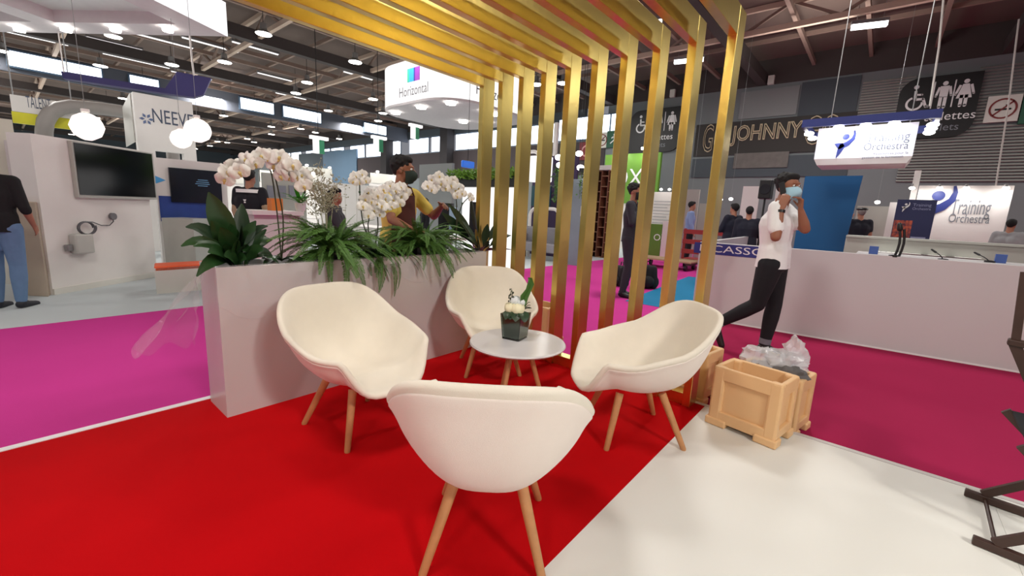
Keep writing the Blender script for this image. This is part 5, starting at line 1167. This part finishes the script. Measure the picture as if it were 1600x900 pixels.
for k, (x, y) in enumerate(((X1-.5,Y1+.45),(X1-1.6,Y1+.35),(X0+.7,Y1+.4),(X1-.35,Y1+1.6),(X1-.35,Y2-1.6),(X0+1.6,Y2-1.3),(X1-1.4,Y2-.8))):
    MB().lathe([(.13,-.06),(.14,-.02),(.12,0)], 16, (x,y,Z4)).build('recessed_lamp', lamp_white, hz)
for x, y in ((X0+1,Y1+1),(X1-1,Y2-1),(X1-1,Y1+1)): MB().tube([(x,y,Z4+H4),(x,y,ROOF)], .01, 5).build('suspension_wire', greym, hz)
yv = Y1-.001; tw_ = mat('sign_lettering', (120,118,124), .6)
px_, qx_ = PY(624,150,Y1), PY(669,140,Y1); text('lettering', 'Horizontal', (px_.x, Y1, PY(646,148,Y1).z), XV, UPV, .36, tw_, hz, .004, fit=qx_.x-px_.x)
for (u0, u1, c) in ((637,640,(70,200,170)),(640,647,(60,180,230)),(647,649,(60,60,160)),(649,656,(160,70,190))):
    p, q = PY(u0,117,Y1), PY(u1,117,Y1); MB().box(p.x, Y1-.012, PY(646,127,Y1).z, q.x, Y1-.002, PY(646,106,Y1).z).build('logo_block', mat('logo_%d' % u0, c, .5), hz)
yq, yr = PX(744,150,X1), PX(802,150,X1); text('lettering', 'Horizontal', (X1, yq.y, PX(776,157,X1).z), (0,1,0), UPV, .4, tw_, hz, .004, fit=yr.y-yq.y)
# ------------------------------------------------------------------ left side booth
A3, B3 = G(90,460,HF), G(246,432,HF); U3 = (B3-A3).normalized(); N3 = Vector((U3.y, -U3.x, 0))
if N3.dot(CAM-A3) < 0: N3 = -N3
def w3(px, py): return PV(px, py, A3, B3)
zt3 = (w3(75,210).z+w3(238,240).z)/2
tvw = thing('screen_wall', 'white booth wall carrying the big black screen and a socket box', 'wall panel', (A3.x, A3.y, HF)); A3e = A3
MB().para(A3-U3*.05, (B3-A3)+U3*.05, -N3*.30, (0,0,zt3-HF)).build('wall_board', white, tvw)
MB().para(A3+N3*.0-U3*.05, (B3-A3)+U3*.05, N3*.02, (0,0,.08)).build('skirting', offwhite, tvw)
def wallrect(px0, pyt, px1, pyb, d0, d1, name, m, parent, bevel=0):
    p, q = w3(px0, (pyt+pyb)/2), w3(px1, (pyt+pyb)/2); zz0, zz1 = w3((px0+px1)/2, pyb).z, w3((px0+px1)/2, pyt).z; d = q-p; d.z = 0
    return MB().para(Vector((p.x,p.y,zz0))+N3*d0, d, N3*(d1-d0), (0,0,zz1-zz0)).build(name, m, parent, bevel=bevel)
tv = thing('wall_screen', 'large black wall screen with a thin silver frame on the white booth wall', 'screen', w3(175,310)+N3*.03)
wallrect(111,230,236,310,.005,.06,'frame',steel,tv); wallrect(113.5,232,233.5,306,.06,.066,'screen_panel',screen_black,tv)
sb = thing('socket_box', 'grey socket box hung on the white wall below the screen', 'box', w3(122,380)); wallrect(107,365,136,396,.005,.11,'box_body',greym if 0 else mat('box_grey',(186,186,180),.5),sb,bevel=.02); wallrect(98,382,107,392,.01,.07,'plug',greym,sb,bevel=.01)
cb = thing('power_cable', 'coiled black power cable running to the round socket under the screen', 'cable', w3(130,355)); mb = MB()
cpt = w3(127,356)+N3*.05; mb.tube([cpt+U3*(.11*math.cos(a))+Vector((0,0,.085*math.sin(a)))+N3*.004*a for a in [i*.35 for i in range(38)]], .009, 6)
mb.build('cable_coil', mat('cable_grey', (92,92,96), .5), cb, 60)
MB().tube([w3(130,346)+N3*.03, w3(142,347)+N3*.03, w3(155,352)+N3*.03, w3(168,352)+N3*.03, w3(174,346)+N3*.03, w3(174,340)+N3*.02], .007, 6).build('cable_run', mat('cable_grey', (92,92,96), .5), cb, 60)
p = w3(174,338); MB().tube([p+N3*.004, p+N3*.04], .05, 14).build('round_socket', mat('socket_grey', (120,120,124), .5), cb, 40)
pk = G(40,462,HF); qk = G(76,464,HF); dk = qk-pk
tag(MB().para(pk+Vector((0,0,0)), dk, Vector((-.26,.05,0)), (0,0,PD(58,316,(pk-CAM).dot(Vector((fwd.x,fwd.y,0)).normalized())).z-HF)).build('wooden_plinth', mat('plinth_beige', (176,160,142), .7, var=.06), None, bevel=.01), 'beige wooden plinth at the left end of the screen wall', 'plinth')
# side panel behind the plinth
p, q = G(44,452,HF), G(68,452,HF); 
tag(MB().para(p-Vector((.75,0,0)), q-p, (-.4,.15,0), (0,0,zt3-HF-.02)).build('return_panel', mat('panel_warm', (200,192,192), .6)), 'pale return panel at the left end of the screen wall', 'wall panel')
bn = thing('orange_top_bench', 'white bench with an orange cushion beyond the left end of the planter', 'bench', (G(245,460,HF).x, G(245,460,HF).y, HF)); g0, g1 = G(245,460,HF), G(330,452,HF); zb_ = PV(247,419,g0,g1).z; d = g1-g0
MB().para(g0, d*1.25, (-.42,.08,0), (0,0,zb_-HF)).build('bench_body', offwhite, bn); MB().para(g0+Vector((0,0,zb_)), d*1.25, (-.42,.08,0), (0,0,.07)).build('orange_cushion', mat('orange_vinyl', (236,92,40), .5), bn, bevel=.015)
tag(MB().para(G(262,428,HF)+Vector((-.05,0,0)), Vector((.35,.35,0)), (-.35,.35,0), (0,0,.95)).build('steel_cabinet', steel), 'brushed steel cabinet behind the orange topped bench', 'cabinet')
# tower sign with the leaf emblem
XN = -13.0
def xp(mb, x0, yt, x1, yb, X, th=.1):
    xm, ym = (x0+x1)/2, (yt+yb)/2; p, q = PX(x0, ym, X), PX(x1, ym, X); za, zb__ = PX(xm, yb, X).z, PX(xm, yt, X).z; return mb.box(X-th, p.y, za, X, q.y, zb__)
nt_ = thing('tower_sign', 'tall white tower sign with dark letters and a small leaf emblem', 'sign', (XN, PX(255,230,XN).y, HF))
y0, y1 = PX(216,230,XN).y, PX(306,230,XN).y; zt_ = PX(255,152,XN).z; zb2 = PX(250,236,XN).z
MB().box(XN-.2, y0, zb2, XN, y1, zt_).build('sign_board', white, nt_); MB().box(XN-.2, y1-.25, HF, XN, y1, zb2).build('tower_leg', white, nt_); MB().box(XN-.2, y0, HF, XN, y0+.3, zb2).build('tower_leg', white, nt_)
MB().prism([(XN-.2,y0-.02,zt_),(XN-1.2,y0-.02,zt_-.2),(XN-1.25,y0-.02,zt_-1.1),(XN-.2,y0-.02,zt_-1.05)], (0,.015,0)).build('side_flap', steel, nt_)
text('lettering', 'NEEVE', (XN, PX(239,190,XN).y, PX(260,194,XN).z), (0,1,0), UPV, .44, mat('sign_dark', (74,84,104), .5), nt_, .004, fit=PX(302,190,XN).y-PX(239,190,XN).y)
mb = MB(); ce = Vector((XN+.004, PX(229,186,XN).y, PX(229,186,XN).z))
for k in range(6): a = 2*PI*k/6; mb.prism([ce+Vector((0,math.cos(a+t_)*r_,math.sin(a+t_)*r_)) for t_, r_ in ((0,.03),(.35,.085),(0,.13),(-.35,.085))], (.006,0,0))
mb.build('leaf_emblem', mat('emblem_blue', (96,112,150), .5), nt_)
# polyhedral pendant lamps
def icos(r):
    t = (1+5**.5)/2; v = [Vector(c).normalized() for c in ((-1,t,0),(1,t,0),(-1,-t,0),(1,-t,0),(0,-1,t),(0,1,t),(0,-1,-t),(0,1,-t),(t,0,-1),(t,0,1),(-t,0,-1),(-t,0,1))]
    f = [(0,11,5),(0,5,1),(0,1,7),(0,7,10),(0,10,11),(1,5,9),(5,11,4),(11,10,2),(10,7,6),(7,1,8),(3,9,4),(3,4,2),(3,2,6),(3,6,8),(3,8,9),(4,9,5),(2,4,11),(6,2,10),(8,6,7),(9,8,1)]
    import bmesh
    bm = bmesh.new(); vs = [bm.verts.new(c*r) for c in v]; [bm.faces.new([vs[i] for i in q]) for q in f]
    bmesh.ops.bevel(bm, geom=bm.verts[:], offset=r*.36, segments=1, affect='VERTICES')
    me = bpy.data.meshes.new('globe'); bm.to_mesh(me); bm.free(); return me
globe_m = mat('globe_paper', (255,248,240), .7, var=0, emit=1.05, ecol=(255,246,238))
for (px, py, r, X, lb) in ((136,198,26,-7.2,'faceted white globe lamp glowing above the left of the black screen'),(309,204,22.5,-7.6,'faceted white globe lamp on the right in front of the tower sign'),(283,217,18,-8.6,'smaller faceted white globe lamp overlapping the one in front of the tower sign')):
    p = PX(px, py, X); D_ = (p-CAM).dot(fwd); R_ = r*D_/FPX*.93; t = thing('globe_lamp', lb, 'pendant lamp', p); me = icos(R_); me.materials.append(globe_m); inst('globe', me, t)
    MB().tube([(0,0,R_*.95),(0,0,ROOF-p.z)], .003, 5).build('suspension_wire', greym, t, local=True); MB().tube([(0,0,R_*.9),(0,0,R_*1.08)], .04, 8).build('lamp_cap', white, t, local=True)
# second screen booth
X5 = -9.6; s2 = thing('second_screen', 'black wall screen with small blue text behind the broad leaved plant', 'screen', (X5, PX(305,290,X5).y, PX(305,320,X5).z)); o = xp(MB(), 266, 265, 346, 317, X5, .06).build('screen_panel', mat('screen_navy', (16,22,36), .2), s2)
for k, (u, l_) in enumerate(((281,2.2),(284,2.8),(287,3.2),(290,2.2))): xp(MB(), 318-l_*4, u, 318+l_*3, u+1.2, X5+.004, .003).build('screen_text', mat('screen_text_blue', (90,130,160), .4, emit=.3), s2)
bw = thing('second_screen_wall', 'white booth wall behind the second screen with a blue printed band', 'wall panel', (X5-.1, PX(300,330,X5).y, HF)); y0, y1 = PX(246,300,X5).y, PX(357,300,X5).y
MB().box(X5-.2, y0, HF, X5-.065, y1, PX(300,251,X5).z).build('wall_board', white, bw); xp(MB(), 250, 308, 345, 346, X5-.05, .01).build('blue_band', mat('printed_blue', (38,66,140), .4, var=.5, scale=3), bw)
mb = MB(); yc, zc = PX(250,282,X5).y, PX(250,281,X5).z; mb.prism([(X5-.06,yc-.06,zc-.07),(X5-.06,yc+.09,zc),(X5-.06,yc-.06,zc+.07)], (.006,0,0)); mb.build('blue_arrow_mark', mat('arrow_blue', (70,160,220), .5), bw)
dc = thing('demo_counter', 'pale counter behind the tall orchid stems with a blue top panel', 'counter', (PX(430,380,-6.4).x, PX(430,380,-6.4).y, HF)); y0, y1 = PX(398,360,-6.4).y, PX(470,360,-6.4).y
MB().box(-6.9, y0, HF, -6.4, y1, PX(430,336,-6.4).z).build('counter_body', mat('pale_rose_panel', (206,202,200), .6), dc); MB().box(-6.95, y0-.03, PX(430,336,-6.4).z, -6.35, y1+.03, PX(430,333,-6.4).z+.03).build('counter_top', white, dc)
for (px, py, c, lb, sz) in ((470,338,(70,150,40),'bright green potted plant on the pale counter behind the tall orchid',0),(427,322,(214,120,50),'orange carton on the pale counter behind the tall orchid',1)):
    p = PX(px, py, -6.6); z_ = PX(430,333,-6.4).z+.03
    if sz: tag(MB().box(p.x-.08, p.y-.05, z_, p.x+.08, p.y+.10, z_+.17).build('carton', mat('carton_orange', c, .6)), lb, 'box')
    else:
        t = thing('small_plant', lb, 'plant', (p.x, p.y, z_)); MB().lathe([(.06,0),(.08,.12)], 12).build('pot', white, t, local=True); r = random.Random(8)
        for k in range(22): ribbon(arc(Vector((p.x,p.y,z_+.1)), Vector((r.uniform(-1,1), r.uniform(-1,1), 1.2)), r.uniform(.2,.38), 1.0, 5), lw(5,.03), UPV, .2).build('leaf', mat('bright_leaf', c, .5), t, 70)
yb_ = thing('poster_wall', 'white booth wall with small framed posters behind the tall orchid', 'wall panel', (-10.6, PX(435,300,-10.6).y, HF)); y0, y1 = PX(412,300,-10.6).y, PX(478,300,-10.6).y; MB().box(-10.7, y0, HF, -10.6, y1, PX(440,272,-10.6).z).build('wall_board', greywhite, yb_)
for k in range(3): xp(MB(), 418+k*17, 290, 430+k*17, 308, -10.57, .03).build('framed_poster', mat('poster_grey', (128,130,140), .5), yb_)
# far left pieces
p = PX(-40, 260, -9.5); q = PX(30, 260, -9.5); tag(MB().box(-9.6, p.y-2, HF, -9.5, q.y, PX(10,186,-9.5).z).build('cream_panel', mat('cream_panel', (214,210,196), .6)), 'cream panel at the far left edge behind the person in jeans', 'wall panel')
pp = thing('grassy_plant', 'dark grassy potted plant behind the person in jeans', 'plant', G(22,442,HF)); b = Vector(pp.location)
ptm = MB().lathe([(.13,0),(.17,.5),(.16,.5)], 16, b).build('pot', offwhite, pp, 50); r = random.Random(2)
for k in range(110): ribbon(arc(b+Vector((0,0,.5)), Vector((r.uniform(-1,1), r.uniform(-1,1), 2.2)), r.uniform(.55,.95), 1.3, 5), lw(5,.014), Vector((.6,-.7,.3)), .2, 2).build('blade', leaf2, pp, 70)
bm_ = thing('blue_hanging_banner', 'dark blue L shaped hanging banner above the tower sign', 'hanging sign', PX(200,135,-11.0))
MB().prism([PX(x,y,-11.0) for x,y in ((95,111),(110,113),(258,138),(276,112),(330,122),(318,148),(303,152),(170,133),(98,122))], (-.18,.05,0)).build('banner_panel', purple_b, bm_)
for (x, y) in ((100,113),(303,118)):
    p = PX(x,y,-11.0); MB().tube([p, p+Vector((-.05,.0,.3)), Vector((p.x-.05,p.y-.03,ROOF))], .02 if x > 200 else .01, 6).build('suspension_cable', white, bm_)
ts_ = thing('talent_sign', 'long white hanging sign with dark letters above a yellow picture band', 'hanging sign', PX(65,180,-15)); xp(MB(), 18, 155, 118, 180, -15).build('sign_board', white, ts_); xp(MB(), 20, 180, 112, 197, -15, .08).build('yellow_band', mat('yellow_print', (206,200,40), .5, var=.6, scale=1.2), ts_)
text('lettering', 'TALENT', (-15, PX(42,168,-15).y, PX(60,170,-15).z), (0,1,0), UPV, .36, mat('sign_dark', (74,84,104), .5), ts_, .004, fit=PX(80,168,-15).y-PX(42,168,-15).y)
for y in (PX(22,160,-15).y, PX(112,160,-15).y): MB().tube([(-15.05,y,PX(65,158,-15).z),(-15.05,y,ROOF)], .012, 5).build('suspension_wire', greym, ts_)
XA = -14.9; ag = thing('grey_arch', 'grey curved arch rising behind the screen wall', 'arch', PX(70,240,XA)); pts = [PX(x,y,XA) for x,y in ((69,250),(69,205),(71,190),(79,177),(93,169),(111,166),(160,170),(215,178),(265,184))]
MB().tube(pts, .15, 8).build('arch_beam', mat('arch_grey', (150,144,140), .6), ag, 50)
for q in (pts[0], pts[-1]): MB().tube([q, Vector((q.x, q.y, HF))], .15, 8).build('arch_post', mat('arch_grey', (150,144,140), .6), ag, 50)
# big white canopy at the upper left
Z6 = 3.9; k1 = G(355,57,Z6); k2 = G(238,-1,Z6); k3 = G(0,50,Z6); u1 = (k2-k1); u1.z = 0; u2 = (k3-k1); u2.z = 0; u1 = u1.normalized()*3.4; u2 = u2*1.3
cn = thing('white_canopy', 'big white hanging canopy with downlights at the upper left', 'canopy', k1); hc = PD(352,4,(k1-CAM).dot(Vector((fwd.x,fwd.y,0)).normalized())).z-Z6
nrm = Vector((0,0,1)); wdt = .45
def cbeam(o, a, w_): MB().para(o, a, w_, (0,0,hc)).build('canopy_side', mat('canopy_white', (226,220,222), .6), cn)
v1 = u1.normalized(); v2 = u2.normalized()
cbeam(k1, u1, v2*wdt); cbeam(k1+v2*wdt, u2-v2*wdt*2, v1*wdt); cbeam(k1+u1-v1*wdt+v2*wdt, u2-v2*wdt*2, v1*wdt); cbeam(k1+u2-v2*wdt, u1, v2*wdt); MB().para(k1+u2*.47+v1*wdt, u1-v1*wdt*2, v2*.4, (0,0,hc*.5)).build('canopy_cross_beam', mat('canopy_white', (226,220,222), .6), cn)
MB().para(k1+Vector((0,0,hc*.35)), u1, u2, (0,0,.03)).build('canopy_panel', mat('canopy_panel', (228,232,230), .6), cn)
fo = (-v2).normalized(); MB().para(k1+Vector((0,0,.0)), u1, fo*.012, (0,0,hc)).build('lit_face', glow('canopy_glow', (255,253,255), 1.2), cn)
for px in (30, 103, 180, 262):
    p = G(px, 44, Z6-.02); MB().lathe([(.07,-.05),(.075,0),(.05,.02)], 14, p).build('downlight', lamp_white, cn)
for o_ in (k1+u1*.15+u2*.05, k1+u1*.85+u2*.9, k1+u2*.9+u1*.1): MB().tube([o_+Vector((0,0,hc)), Vector((o_.x,o_.y,ROOF))], .01, 5).build('suspension_wire', greym, cn)
